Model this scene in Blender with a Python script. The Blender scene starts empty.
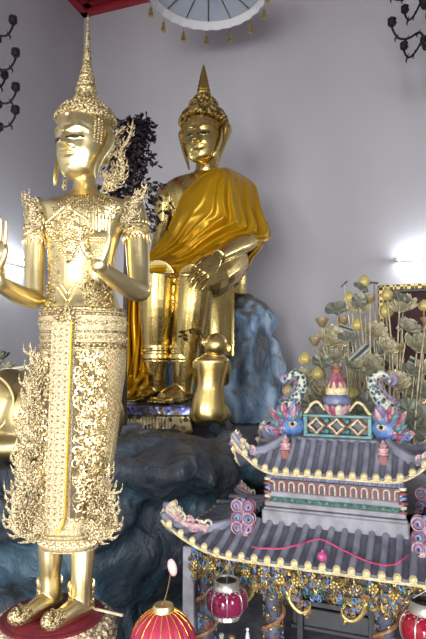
import bpy, math, random
from math import sin, cos, pi, radians, sqrt, exp
from mathutils import Vector, Matrix, Quaternion, noise
from mathutils.bvhtree import BVHTree

random.seed(7)
SC = bpy.context.scene
COL = SC.collection
V = Vector

# ------------------------------------------------------------------ camera geometry
F, CX, CY = 540.0, 213.0, 319.5
PIT = radians(5.0)
EYE = V((0, 0, 1.6))


def ray(px, py):
    a = (px - CX) / F
    b = (CY - py) / F
    return V((a, cos(PIT) - b * sin(PIT), sin(PIT) + b * cos(PIT)))


def W(px, py, Y):
    d = ray(px, py)
    return EYE + d * (Y / d.y)


def G(px, py, z):
    d = ray(px, py)
    return EYE + d * ((z - EYE.z) / d.z)


def mp(Y):
    return Y / F


# ------------------------------------------------------------------ mesh builder
def catmull(pts, n):
    """resample a list of tuples/vectors (any dim) with a Catmull-Rom spline"""
    P = [tuple(p) for p in pts]
    m = len(P)
    out = []
    for i in range(n):
        t = i / (n - 1) * (m - 1)
        k = min(int(t), m - 2)
        u = t - k
        p0 = P[max(k - 1, 0)]; p1 = P[k]; p2 = P[k + 1]; p3 = P[min(k + 2, m - 1)]
        out.append(tuple(0.5 * (2 * b + (c - a) * u + (2 * a - 5 * b + 4 * c - d) * u * u + (3 * b - a - 3 * c + d) * u ** 3)
                         for a, b, c, d in zip(p0, p1, p2, p3)))
    return out


class MB:
    def __init__(self):
        self.v = []; self.f = []; self.m = []; self.mi = 0

    def add(self, vs, fs):
        o = len(self.v)
        self.v.extend(tuple(p) for p in vs)
        for f in fs:
            self.f.append(tuple(i + o for i in f)); self.m.append(self.mi)

    def join(self, other):
        o = len(self.v)
        self.v.extend(other.v)
        for f, m in zip(other.f, other.m):
            self.f.append(tuple(i + o for i in f)); self.m.append(m)
        return self

    def rings(self, R, cap=True, closed=False):
        n = len(R[0]); vs = [p for r in R for p in r]; fs = []
        k = len(R)
        for i in range(k if closed else k - 1):
            a = i * n; b = ((i + 1) % k) * n
            for j in range(n):
                j2 = (j + 1) % n
                fs.append((a + j, a + j2, b + j2, b + j))
        if cap and not closed:
            fs.append(tuple(reversed(range(n))))
            fs.append(tuple(range((k - 1) * n, k * n)))
        self.add(vs, fs)

    def tube(self, pts, rad, n=8, res=None, flat=1.0, nrm=None, closed=False):
        """round tube through pts; rad scalar or list; flat squashes along nrm"""
        if not isinstance(rad, (list, tuple)):
            rad = [rad] * len(pts)
        if res:
            q = catmull([tuple(p) + (r,) for p, r in zip(pts, rad)], res)
            pts = [V(p[:3]) for p in q]; rad = [max(p[3], 1e-4) for p in q]
        pts = [V(p) for p in pts]
        R = []; prev = None
        for i, p in enumerate(pts):
            t = (pts[min(i + 1, len(pts) - 1)] - pts[max(i - 1, 0)])
            if t.length < 1e-9: t = V((0, 0, 1))
            t.normalize()
            if nrm is not None:
                a = V(nrm) - t * V(nrm).dot(t)
                if a.length < 1e-6: a = t.orthogonal()
            elif prev is None:
                a = t.orthogonal()
            else:
                a = prev - t * prev.dot(t)
                if a.length < 1e-6: a = t.orthogonal()
            a.normalize(); prev = a
            b = t.cross(a)
            R.append([p + (a * (cos(2 * pi * j / n) * flat) + b * sin(2 * pi * j / n)) * rad[i] for j in range(n)])
        self.rings(R, cap=not closed, closed=closed)

    def lathe(self, c, prof, n=24, rf=None, up=V((0, 0, 1)), sx=1.0, sy=1.0):
        c = V(c); up = V(up).normalized()
        q = V((0, 0, 1)).rotation_difference(up)
        R = []
        for k, (r, z) in enumerate(prof):
            ring = []
            for j in range(n):
                th = 2 * pi * j / n
                rr = max(r, 1e-4) * (rf(th, z, k) if rf else 1)
                ring.append(c + q @ V((rr * cos(th) * sx, rr * sin(th) * sy, z)))
            R.append(ring)
        self.rings(R)

    def ball(self, c, r, nu=12, nv=8, q=None):
        if not isinstance(r, (tuple, list)): r = (r, r, r)
        c = V(c); vs = []; fs = []
        for i in range(1, nv):
            ph = pi * i / nv
            for j in range(nu):
                th = 2 * pi * j / nu
                p = V((r[0] * sin(ph) * cos(th), r[1] * sin(ph) * sin(th), r[2] * cos(ph)))
                vs.append(c + (q @ p if q else p))
        t = len(vs)
        p = V((0, 0, r[2])); vs.append(c + (q @ p if q else p))
        p = V((0, 0, -r[2])); vs.append(c + (q @ p if q else p))
        for i in range(nv - 2):
            for j in range(nu):
                j2 = (j + 1) % nu
                fs.append((i * nu + j, (i + 1) * nu + j, (i + 1) * nu + j2, i * nu + j2))
        for j in range(nu):
            j2 = (j + 1) % nu
            fs.append((t, j, j2)); fs.append((t + 1, (nv - 2) * nu + j2, (nv - 2) * nu + j))
        self.add(vs, fs)

    def box(self, c, s, q=None, bev=0.0):
        c = V(c); h = V(s) / 2
        if bev <= 0:
            pts = [V((x * h.x, y * h.y, z * h.z)) for z in (-1, 1) for y in (-1, 1) for x in (-1, 1)]
            fs = [(0, 2, 3, 1), (4, 5, 7, 6), (0, 1, 5, 4), (2, 6, 7, 3), (0, 4, 6, 2), (1, 3, 7, 5)]
            self.add([c + (q @ p if q else p) for p in pts], fs)
        else:
            R = []
            b = min(bev, h.x * .9, h.y * .9, h.z * .9)
            for z, k in ((-h.z, b), (-h.z + b, 0), (h.z - b, 0), (h.z, b)):
                x, y = h.x - k, h.y - k
                ring = []
                for sx, sy, f in ((1, 1, 0), (-1, 1, 1), (-1, -1, 0), (1, -1, 1)):
                    a = V((sx * x, sy * (y - b), z)); d = V((sx * (x - b), sy * y, z))
                    ring += [a, d] if f == 0 else [d, a]
                R.append([c + (q @ p if q else p) for p in ring])
            self.rings(R)

    def sheet(self, fn, nu, nv, th=0.01):
        """thin closed sheet: fn(u,v)->Vector, thickness along the normal"""
        P = [[V(fn(i / nu, j / nv)) for j in range(nv + 1)] for i in range(nu + 1)]
        N = []
        for i in range(nu + 1):
            row = []
            for j in range(nv + 1):
                du = P[min(i + 1, nu)][j] - P[max(i - 1, 0)][j]
                dv = P[i][min(j + 1, nv)] - P[i][max(j - 1, 0)]
                n = du.cross(dv)
                row.append(n.normalized() if n.length > 1e-12 else V((0, -1, 0)))
            N.append(row)
        vs = []; w = nv + 1; k = (nu + 1) * w
        for s in (.5, -.5):
            for i in range(nu + 1):
                for j in range(nv + 1):
                    vs.append(P[i][j] + N[i][j] * th * s)
        fs = []
        for i in range(nu):
            for j in range(nv):
                a = i * w + j
                fs.append((a, a + w, a + w + 1, a + 1)); fs.append((k + a, k + a + 1, k + a + w + 1, k + a + w))
        for i in range(nu):
            a = i * w; fs.append((a, k + a, k + a + w, a + w))
            a = i * w + nv; fs.append((a, a + w, k + a + w, k + a))
        for j in range(nv):
            a = j; fs.append((a, a + 1, k + a + 1, k + a))
            a = nu * w + j; fs.append((a, k + a, k + a + 1, a + 1))
        self.add(vs, fs)

    def curl(self, o, x, y, size, r=None, turns=1.1, n=11, sides=5, hand=1, lift=0.0):
        """tapered scroll lying in the plane (x, y) at o"""
        o = V(o); x = V(x).normalized(); y = V(y).normalized() * hand
        nz = x.cross(y)
        r = r or size * .16
        pts = []; rad = []
        for i in range(n):
            t = i / (n - 1)
            a = t * turns * 2 * pi
            rr = size * .5 * (1 - .8 * t)
            pts.append(o + x * (rr * cos(a)) + y * (rr * sin(a)) + nz * (lift * t))
            rad.append(r * (.55 + .6 * t if t > .5 else .35 + .9 * t))
        self.tube(pts, rad, sides)

    def flame(self, spine, R, side, nrm, n=7, cs=None, spikes=True, res=18):
        """kanok: tapered flat horn along spine, scrolls on one side, small barbs on the other"""
        nrm = V(nrm).normalized()
        P = [V(p) for p in catmull(spine, res)]
        self.tube(P, [R * (1 - i / (res - 1)) ** .6 + R * .08 for i in range(res)], 7, flat=.55, nrm=nrm)
        cs = cs or R * 2.6
        for k in range(n):
            t = (k + .4) / (n + .2)
            i = min(int(t * (res - 1)), res - 2)
            p = P[i]; d = (P[i + 1] - P[i]).normalized()
            s = d.cross(nrm) * side
            sz = cs * (1 - .65 * t)
            self.curl(p + s * sz * .5, -s, d, sz, turns=1.15, hand=1 if k % 2 else -1, r=sz * .17)
            self.tube([p, p + s * sz * .7 + d * sz * .5, p + s * sz * .8 + d * sz * 1.25], [sz * .16, sz * .13, sz * .02], 5, res=5, flat=.6, nrm=nrm)
            if spikes:
                self.tube([p, p - s * R * 1.3 + d * R * .8, p - s * R * 1.2 + d * R * 2.2], [R * .5 * (1 - .5 * t), R * .4 * (1 - .5 * t), R * .03], 5, res=5, flat=.6, nrm=nrm)

    def mesh(self, name='m'):
        me = bpy.data.meshes.new(name)
        me.from_pydata(self.v, [], self.f)
        me.validate(verbose=False)
        return me

    def remesh(self, vox, smooth=3, fac=.5):
        me = self.mesh(); ob = bpy.data.objects.new('tmp', me); COL.objects.link(ob)
        md = ob.modifiers.new('r', 'REMESH'); md.mode = 'VOXEL'; md.voxel_size = vox
        if smooth:
            sm = ob.modifiers.new('s', 'SMOOTH'); sm.iterations = smooth; sm.factor = fac
        bpy.context.view_layer.update()
        dg = bpy.context.evaluated_depsgraph_get()
        m2 = bpy.data.meshes.new_from_object(ob.evaluated_get(dg))
        bpy.data.objects.remove(ob); bpy.data.meshes.remove(me)
        out = MB()
        out.v = [tuple(v.co) for v in m2.vertices]
        out.f = [tuple(p.vertices) for p in m2.polygons]
        out.m = [0] * len(out.f)
        bpy.data.meshes.remove(m2)
        return out

    def bvh(self):
        return BVHTree.FromPolygons(self.v, self.f)

    def build(self, name, mat, parent=None, world=True, smooth=True, ang=40):
        me = bpy.data.meshes.new(name)
        off = V((0, 0, 0))
        if parent is not None and world:
            o = parent
            while o is not None:
                off += o.location; o = o.parent
        me.from_pydata([(p[0] - off.x, p[1] - off.y, p[2] - off.z) for p in self.v], [], self.f)
        mats = mat if isinstance(mat, (list, tuple)) else [mat]
        for m in mats: me.materials.append(m)
        me.polygons.foreach_set('material_index', self.m)
        me.polygons.foreach_set('use_smooth', [smooth] * len(me.polygons))
        me.update()
        if smooth and ang < 180:
            me.set_sharp_from_angle(angle=radians(ang))
        ob = bpy.data.objects.new(name, me); COL.objects.link(ob)
        if parent is not None: ob.parent = parent
        return ob


def tag(o, label=None, cat=None, group=None, kind=None):
    if label: o['label'] = label
    if cat: o['category'] = cat
    if group: o['group'] = group
    if kind: o['kind'] = kind
    return o


def thing(name, label, cat, loc=(0, 0, 0), rz=0.0, group=None):
    o = bpy.data.objects.new(name, None); COL.objects.link(o)
    o.location = loc; o.rotation_euler = (0, 0, rz); o.empty_display_size = .05
    return tag(o, label, cat, group)


def onto(bvh, px, py):
    d = ray(px, py).normalized()
    loc, n, i, dist = bvh.ray_cast(EYE, d)
    if loc is not None and n.dot(d) > 0: n = -n
    return loc, n


def inpoly(x, y, poly):
    c = False; j = len(poly) - 1
    for i in range(len(poly)):
        xi, yi = poly[i]; xj, yj = poly[j]
        if (yi > y) != (yj > y) and x < (xj - xi) * (y - yi) / (yj - yi) + xi: c = not c
        j = i
    return c


def filigree(mb, bvh, poly, n, size, gap, rs=1.0, seed=1, mats=1):
    """scrolls and beads seated on a surface over an outlined patch"""
    rnd = random.Random(seed); got = []
    xs = [p[0] for p in poly]; ys = [p[1] for p in poly]
    for _ in range(n * 12):
        if len(got) >= n: break
        x = rnd.uniform(min(xs), max(xs)); y = rnd.uniform(min(ys), max(ys))
        if not inpoly(x, y, poly): continue
        if any((x - a) ** 2 + (y - b) ** 2 < gap * gap for a, b in got): continue
        loc, nn = onto(bvh, x, y)
        if loc is None: continue
        got.append((x, y))
        t = nn.orthogonal().normalized(); a = rnd.uniform(0, 2 * pi)
        t = Quaternion(nn, a) @ t; b = nn.cross(t)
        s = size * rnd.uniform(.75, 1.25)
        mb.mi = rnd.randrange(mats)
        if rnd.random() < .72:
            mb.curl(loc + nn * s * .12, t, b, s, r=s * .15 * rs, turns=rnd.uniform(.9, 1.3), n=9, hand=rnd.choice((-1, 1)), lift=s * .15)
        else:
            mb.ball(loc + nn * s * .08, s * .26, 7, 5)
    mb.mi = 0


# ------------------------------------------------------------------ materials
def material(name):
    m = bpy.data.materials.new(name); m.use_nodes = True
    nt = m.node_tree
    return m, nt, nt.nodes['Principled BSDF']


def setp(b, **k):
    for n, v in k.items():
        n = n.replace('_', ' ')
        if n in b.inputs: b.inputs[n].default_value = v


def ramp(nt, stops):
    r = nt.nodes.new('ShaderNodeValToRGB')
    el = r.color_ramp.elements
    while len(el) < len(stops): el.new(.5)
    for e, (p, c) in zip(el, stops):
        e.position = p; e.color = tuple(c) + (1,) if len(c) == 3 else c
    return r


def texco(nt, scale=(1, 1, 1)):
    tc = nt.nodes.new('ShaderNodeTexCoord'); mp_ = nt.nodes.new('ShaderNodeMapping')
    mp_.inputs['Scale'].default_value = scale
    nt.links.new(tc.outputs['Object'], mp_.inputs['Vector'])
    return mp_.outputs['Vector']


def noisetex(nt, vec, scale, detail=4, dist=0.0):
    n = nt.nodes.new('ShaderNodeTexNoise')
    n.inputs['Scale'].default_value = scale; n.inputs['Detail'].default_value = detail
    n.inputs['Distortion'].default_value = dist
    nt.links.new(vec, n.inputs['Vector'])
    return n.outputs['Fac']


def voro(nt, vec, scale, feat='F1'):
    n = nt.nodes.new('ShaderNodeTexVoronoi'); n.feature = feat
    n.inputs['Scale'].default_value = scale
    nt.links.new(vec, n.inputs['Vector'])
    return n.outputs['Distance']


def bump(nt, b, h, strength=.3, dist=.01):
    n = nt.nodes.new('ShaderNodeBump')
    n.inputs['Strength'].default_value = strength; n.inputs['Distance'].default_value = dist
    nt.links.new(h, n.inputs['Height']); nt.links.new(n.outputs['Normal'], b.inputs['Normal'])


def plain(name, col, rough=.5, metal=0.0, nz=0.0, nscale=30, bmp=0.0, **k):
    m, nt, b = material(name)
    setp(b, Base_Color=tuple(col) + (1,), Roughness=rough, Metallic=metal, **k)
    if nz or bmp:
        f = noisetex(nt, texco(nt), nscale, 5)
        if nz:
            c2 = [max(0, c * (1 - nz)) for c in col]; c1 = [min(1, c * (1 + nz)) for c in col]
            r = ramp(nt, [(.3, c2), (.7, c1)])
            nt.links.new(f, r.inputs['Fac']); nt.links.new(r.outputs['Color'], b.inputs['Base Color'])
        if bmp: bump(nt, b, f, bmp, .004)
    return m


def gold(name, col, rough, nz=.12, worn=None, wpos=.62, nscale=6, bmp=.05):
    m, nt, b = material(name)
    setp(b, Metallic=1.0, Roughness=rough)
    vec = texco(nt)
    f = noisetex(nt, vec, nscale, 6)
    st = [(.25, [c * (1 - nz) for c in col]), (.55, col)]
    if worn: st.append((wpos + .12, worn))
    r = ramp(nt, st)
    nt.links.new(f, r.inputs['Fac']); nt.links.new(r.outputs['Color'], b.inputs['Base Color'])
    f2 = noisetex(nt, vec, 60, 3)
    rr = nt.nodes.new('ShaderNodeMapRange')
    rr.inputs['To Min'].default_value = rough * .75; rr.inputs['To Max'].default_value = rough * 1.3
    nt.links.new(f2, rr.inputs['Value']); nt.links.new(rr.outputs['Result'], b.inputs['Roughness'])
    bump(nt, b, noisetex(nt, vec, 25, 4), bmp, .01)
    return m


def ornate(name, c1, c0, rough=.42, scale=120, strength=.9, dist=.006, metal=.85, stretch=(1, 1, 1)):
    """chased gilding: dense little bosses, a darker colour painted into the grooves"""
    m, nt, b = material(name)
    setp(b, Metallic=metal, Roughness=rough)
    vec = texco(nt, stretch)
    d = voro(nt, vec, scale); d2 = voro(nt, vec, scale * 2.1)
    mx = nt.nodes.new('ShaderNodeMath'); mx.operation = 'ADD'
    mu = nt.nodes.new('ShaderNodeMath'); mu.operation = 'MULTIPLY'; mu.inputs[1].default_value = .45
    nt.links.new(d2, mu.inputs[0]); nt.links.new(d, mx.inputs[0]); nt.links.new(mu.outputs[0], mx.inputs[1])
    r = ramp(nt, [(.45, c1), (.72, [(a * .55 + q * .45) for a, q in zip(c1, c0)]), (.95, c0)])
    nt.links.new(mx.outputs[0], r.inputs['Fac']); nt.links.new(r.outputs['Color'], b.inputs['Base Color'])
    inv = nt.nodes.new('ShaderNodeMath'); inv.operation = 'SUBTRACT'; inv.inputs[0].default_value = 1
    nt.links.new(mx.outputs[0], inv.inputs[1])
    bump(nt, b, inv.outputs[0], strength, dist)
    return m


def rockmat(name, stops, scale, bscale=6, streak=(1, 1, .35), bstr=.7, dust=(.06, .062, .07), lo=.35, hi=.8):
    m, nt, b = material(name)
    setp(b, Roughness=.5)
    vec = texco(nt, streak)
    f = noisetex(nt, vec, scale, 8, .8)
    r = ramp(nt, stops)
    nt.links.new(f, r.inputs['Fac'])
    # grey dust settled on the upward faces
    ge = nt.nodes.new('ShaderNodeNewGeometry'); sx = nt.nodes.new('ShaderNodeSeparateXYZ')
    nt.links.new(ge.outputs['Normal'], sx.inputs[0])
    mr = nt.nodes.new('ShaderNodeMapRange'); mr.inputs['From Min'].default_value = lo; mr.inputs['From Max'].default_value = hi
    nt.links.new(sx.outputs['Z'], mr.inputs['Value'])
    d2 = ramp(nt, [(.35, [c * .55 for c in dust]), (.65, dust)])
    nt.links.new(noisetex(nt, texco(nt), 7, 8), d2.inputs['Fac'])
    mx = nt.nodes.new('ShaderNodeMix'); mx.data_type = 'RGBA'
    nt.links.new(mr.outputs['Result'], mx.inputs[0]); nt.links.new(r.outputs['Color'], mx.inputs[6]); nt.links.new(d2.outputs['Color'], mx.inputs[7])
    nt.links.new(mx.outputs[2], b.inputs['Base Color'])
    bump(nt, b, noisetex(nt, texco(nt, (1, 1, .6)), bscale, 10, .6), bstr, .05)
    return m


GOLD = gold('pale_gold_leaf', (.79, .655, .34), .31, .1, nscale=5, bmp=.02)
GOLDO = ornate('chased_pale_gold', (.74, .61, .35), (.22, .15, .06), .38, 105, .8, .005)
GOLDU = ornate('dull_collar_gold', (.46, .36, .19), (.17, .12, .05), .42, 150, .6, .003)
GOLDC = gold('cream_gold_scroll', (.80, .65, .36), .38, .5, nscale=38)
GOLDY = plain('bright_yellow_gold', (.85, .50, .06), .35, .8)
GOLDB = gold('deep_gold_leaf', (.66, .50, .18), .25, .2, nscale=4, bmp=.05)
GOLDH = ornate('curled_hair_gold', (.66, .48, .16), (.16, .10, .03), .4, 26, 1.0, .02)
GOLDD = gold('dull_bronze_gold', (.34, .24, .12), .42, .2, nscale=10)
GOLDE = gold('elephant_gold', (.50, .40, .19), .42, .35, nscale=5, bmp=.12)
DARK = plain('dark_lacquer', (.012, .01, .01), .4)
WHITE = plain('white_enamel', (.8, .78, .72), .35)
BLACKI = plain('black_iron', (.012, .011, .014), .55, .4)

# ------------------------------------------------------------------ room
WALL = None
def wallmat():
    m, nt, b = material('mauve_grey_plaster')
    setp(b, Roughness=.75)
    f = noisetex(nt, texco(nt, (1, 1, .5)), .9, 6)
    r = ramp(nt, [(.3, (.455, .445, .475)), (.7, (.515, .505, .535))])
    nt.links.new(f, r.inputs['Fac']); nt.links.new(r.outputs['Color'], b.inputs['Base Color'])
    bump(nt, b, noisetex(nt, texco(nt), 40, 4), .06, .01)
    return m
WALL = wallmat()
FLOOR = plain('stone_floor', (.30, .27, .25), .35, 0, .2, 3)
REDC = plain('red_ceiling_paint', (.22, .008, .012), .5, 0, .2, 8)
REDT = plain('bright_red_moulding', (.36, .02, .03), .4, 0, .2, 20)

YC = 7.0
CORNER = W(84, 17, YC); CORNER = V((CORNER.x, CORNER.y, 0))
ZC = W(84, 17, YC).z + .135
DL = V((400 - CX, F, 0)).normalized()             # left wall runs along this
DB = V((F, -(400 - CX), 0)).normalized()          # back wall, running to the right


def wall(name, p0, p1, z0, z1, th, out, mat=WALL):
    mb = MB()
    a, b = V(p0), V(p1); o = V(out).normalized() * th
    vs = [a + V((0, 0, z0)), b + V((0, 0, z0)), b + o + V((0, 0, z0)), a + o + V((0, 0, z0)),
          a + V((0, 0, z1)), b + V((0, 0, z1)), b + o + V((0, 0, z1)), a + o + V((0, 0, z1))]
    mb.add(vs, [(0, 1, 2, 3), (7, 6, 5, 4), (0, 4, 5, 1), (1, 5, 6, 2), (2, 6, 7, 3), (3, 7, 4, 0)])
    return tag(mb.build(name, mat, smooth=False), kind='structure')


LB = 12.0
PL = CORNER - DL * LB                                # near end of the left wall
PR = CORNER + DB * 6.2                               # right end of the back wall
PRN = PR - DL * LB
wall('wall_left', PL, CORNER, 0, ZC, .2, -DB)
wall('wall_back', CORNER - DB * .2, PR, 0, ZC, .2, DL)
wall('wall_right', PRN, PR, 0, ZC, .2, DB)
mb = MB()
fl = [PL - DB * .3 - DL * .3, PRN + DB * .3 - DL * .3, PR + DB * .3 + DL * .3, CORNER - DB * .3 + DL * .3]
mb.add([p + V((0, 0, z)) for z in (-.1, 0) for p in fl], [(3, 2, 1, 0), (4, 5, 6, 7), (0, 1, 5, 4), (1, 2, 6, 5), (2, 3, 7, 6), (3, 0, 4, 7)])
tag(mb.build('floor', FLOOR, smooth=False), kind='structure')
mb = MB()
mb.add([p + V((0, 0, ZC + z)) for z in (0.0, .12) for p in fl], [(3, 2, 1, 0), (4, 5, 6, 7), (0, 1, 5, 4), (1, 2, 6, 5), (2, 3, 7, 6), (3, 0, 4, 7)])
tag(mb.build('ceiling', WALL, smooth=False), kind='structure')
# stepped red cornice below the ceiling
for nm, a, b, inn in (('trim_1', CORNER, CORNER - DL * LB, DB), ('trim_2', CORNER, PR, -DL)):
    mb = MB()
    for i, (w, h, z) in enumerate(((.10, .05, .0), (.19, .05, .045), (.65, .05, .09))):
        mb.mi = i % 2
        mid = (a + b) / 2 + inn * (w / 2)
        q = Quaternion((0, 0, 1), math.atan2((b - a).y, (b - a).x))
        mb.box(mid + V((0, 0, ZC - .125 + z)), ((b - a).length, w, h), q)
    tag(mb.build(nm, [REDT, REDC], smooth=False), kind='structure')
# entrance side: piers and lintel with three tall doorways letting the daylight in
wl = (PRN - PL).length
DX = (PRN - PL).normalized()
DOORS = [(.5, 2.3), (2.9, 4.6), (5.0, 6.0)]
DOORH = 2.9
edges = [0] + [e for d in DOORS for e in d] + [wl]
mb = MB()
q0 = Quaternion((0, 0, 1), math.atan2(DX.y, DX.x))
for i in range(0, len(edges), 2):
    a, b = edges[i], edges[i + 1]
    mb.box(PL + DX * ((a + b) / 2) + V((0, 0, DOORH / 2)), (b - a, .2, DOORH), q0)
mb.box(PL + DX * (wl / 2) + V((0, 0, (DOORH + ZC) / 2)), (wl, .2, ZC - DOORH), q0)
tag(mb.build('wall_front', WALL, smooth=False), kind='structure')


def area(name, loc, aim, sx, sy, power, col, spread=180):
    l = bpy.data.lights.new(name, 'AREA'); l.shape = 'RECTANGLE'; l.size = sx; l.size_y = sy
    l.energy = power; l.color = col; l.spread = radians(spread)
    o = bpy.data.objects.new(name, l); COL.objects.link(o); o.location = loc
    o.rotation_euler = (V(aim) - V(loc)).to_track_quat('-Z', 'Z').to_euler()
    return o


for i, (a, b) in enumerate(DOORS):
    c = PL + DX * ((a + b) / 2) - DL * .9 + V((0, 0, DOORH / 2 + .1))
    area('doorway_daylight', c, c + DL - V((0, 0, .13)), b - a, DOORH, (100, 124, 96)[i], (1, .985, .97), 84)
# added fill light before the solid right wall, brightening the left wall
c = PRN + DL * 4.6 - DB * .12 + V((0, 0, 1.9))
area('side_fill_light', c, c - DB - V((0, 0, .15)), 1.6, 2.6, 250, (.94, .98, 1), 110)

# ------------------------------------------------------------------ anatomy helpers
def interp(tab, t):
    for (a, x), (b, y) in zip(tab, tab[1:]):
        if t <= b:
            u = (t - a) / (b - a); u = u * u * (3 - 2 * u) * .35 + u * .65
            return x + (y - x) * u
    return tab[-1][1]


HW = [(0, 0.0), (.015, .085), (.05, .165), (.10, .22), (.18, .265), (.3, .305), (.45, .327), (.6, .332), (.75, .315), (.86, .26), (.94, .165), (.985, .07), (1, 0)]
HD = [(0, 0.0), (.02, .07), (.06, .125), (.12, .175), (.2, .235), (.32, .305), (.45, .35), (.6, .37), (.75, .35), (.86, .28), (.94, .175), (.985, .075), (1, 0)]
HO = [(0, .15), (.06, .15), (.12, .13), (.2, .095), (.32, .05), (.45, .015), (.6, 0), (1, -.02)]


def gs(a, w):
    return exp(-(a / w) ** 2)


class Head:
    def __init__(s, chin, H, yaw, wid=1.0, pitch=0.0, lift=(0.0, .2, .4)):
        s.c = V(chin); s.H = H; s.w = wid; s.lift = lift
        s.fv = V((-sin(yaw), -cos(yaw), 0)); s.rv = V((cos(yaw), -sin(yaw), 0)); s.uv = V((0, 0, 1))
        if pitch:
            q = Quaternion(s.rv, pitch); s.fv = q @ s.fv; s.uv = q @ s.uv

    def tf(s, t):
        l, a, b = s.lift; k = max(0, min(1, (t - a) / (b - a)))
        return t + l * k * k * (3 - 2 * k)

    def inv(s, f):
        lo, hi = 0.0, 1.0
        for _ in range(30):
            m_ = (lo + hi) / 2
            if s.tf(m_) < f: lo = m_
            else: hi = m_
        return lo

    def feat(s, x, t):
        ax = abs(x); t = s.tf(t)
        d = 0.0
        # nose
        if .30 < t < .62:
            k = (.60 - t) / .22
            k = max(0, min(1, k))
            drop = 1 if t > .385 else max(0, (t - .345) / .04)
            d += (.022 + .082 * k) * gs(x, .034 + .026 * k) * drop
            d += .026 * gs(ax - .045, .022) * gs(t - .385, .025)
        tb = .575 + .062 * sin(pi * min(1, max(0, (ax - .02) / .25)))
        if ax < .27: d += .010 * gs(t - tb, .016) * min(1, ax / .03)
        d += -.014 * gs(ax - .12, .075) * gs(t - .54, .035)
        d += .020 * gs(ax - .118, .06) * gs(t - .505, .022)
        d += -.012 * gs(ax - .118, .07) * gs(t - .47, .012)
        tm = .262 + 1.0 * ax * ax
        if ax < .14:
            k = max(0, 1 - (ax / .14) ** 2)
            d += .036 * k * (gs(t - tm - .022, .016) + gs(t - tm + .026, .018)) - .014 * k * gs(t - tm, .007)
        d += .022 * gs(x, .075) * gs(t - .085, .05)
        d += .012 * gs(ax - .17, .08) * gs(t - .33, .1)
        return d

    def pt(s, th, t, off=0.0):
        w = interp(HW, t) * s.w; d = interp(HD, t); o = interp(HO, t)
        x = w * sin(th); c = cos(th)
        y = o + d * (abs(c) ** .86) * (1 if c > 0 else -1)
        if c > 0: y += s.feat(x / s.w, t) * min(1, c * 2.2)
        return s.c + (s.rv * x + s.fv * (y + off) + s.uv * t) * s.H

    def at(s, x, t, off=0.0):
        w = interp(HW, t) * s.w
        return s.pt(math.asin(max(-1, min(1, x / max(w, 1e-5)))), t, off)

    def mesh(s, mb, n=88, m=76):
        R = []
        for i in range(m + 1):
            t = i / m
            t = min(max(t, .002), .998)
            R.append([s.pt(2 * pi * j / n, t) for j in range(n)])
        mb.rings(R)

    def fa(s, x, f, off=0.0):
        return s.at(x, s.inv(f), off)

    def eyes(s, name, root, mat_w, mat_d):
        for sg in (-1, 1):
            mb = MB()
            mb.mi = 0
            mb.sheet(lambda u, v: s.fa(sg * .118 + .078 * (u * 2 - 1), .487 + .010 * (u * 2 - 1) * sg + .010 * (v * 2 - 1) * (1 - (u * 2 - 1) ** 2), .006), 10, 4, .004)
            mb.mi = 1
            mb.sheet(lambda u, v: s.fa(sg * .118 + .046 * (u * 2 - 1), .488 + .010 * (v * 2 - 1) * (1 - .6 * (u * 2 - 1) ** 2), .010), 6, 4, .004)
            mb.tube([s.fa(sg * .118 + .085 * (k / 8 * 2 - 1), .487 + .010 * (k / 8 * 2 - 1) * sg + .013 * (1 - (k / 8 * 2 - 1) ** 2), .008) for k in range(9)], .0105 * s.H, 5)
            mb.build(name, [mat_w, mat_d], root)


def limb(mb, pts, rad, n=20, res=None, flat=1.0, nrm=None):
    mb.tube(pts, rad, n, res or len(pts) * 5, flat, nrm)


def hand(wrist, f, n, s, L, curl=0.0, vox=None, slit=1.0):
    """open hand: palm, four unequal jointed fingers, side thumb; one skin"""
    mb = MB(); f = V(f).normalized(); s = V(s); s = (s - f * s.dot(f)).normalized()
    n = V(n); n = (n - f * n.dot(f) - s * n.dot(s)).normalized()
    R = []
    for t, w, h in ((-.06, .10, .085), (.06, .115, .085), (.2, .165, .085), (.36, .20, .075), (.48, .205, .06), (.54, .18, .045)):
        R.append([V(wrist) + f * t * L + s * (w * L * cos(2 * pi * k / 20)) + n * (h * L * sin(2 * pi * k / 20)) for k in range(20)])
    mb.rings(R)
    for i, ln in enumerate((.42, .48, .44, .36)):
        o = V(wrist) + f * (.48 - (.03 if i == 3 else 0)) * L + s * (.148 - .1 * i) * L
        pts = [o]; a = curl * .5; p = V(o)
        for k, sg in enumerate((.40, .33, .27)):
            p = p + (f * cos(a) + n * sin(a) + s * (.05 - .035 * i)) * ln * sg * L
            pts.append(V(p)); a += curl
        mb.tube(pts, [.047 * L * slit, .046 * L * slit, .042 * L * slit, .026 * L], 10, 14)
        mb.ball(pts[-1], .027 * L, 8, 6)
    o = V(wrist) + f * .12 * L + s * .11 * L + n * .03 * L
    p1 = o + (f * .8 + s * .6 + n * .25).normalized() * .17 * L
    p2 = p1 + (f * .95 + s * .22 + n * .15).normalized() * .14 * L
    p3 = p2 + (f * 1 - s * .05).normalized() * .10 * L
    mb.tube([o, p1, p2, p3], [.07 * L, .058 * L, .05 * L, .028 * L], 10, 14)
    if vox: mb = mb.remesh(vox, 2)
    return mb



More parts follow.
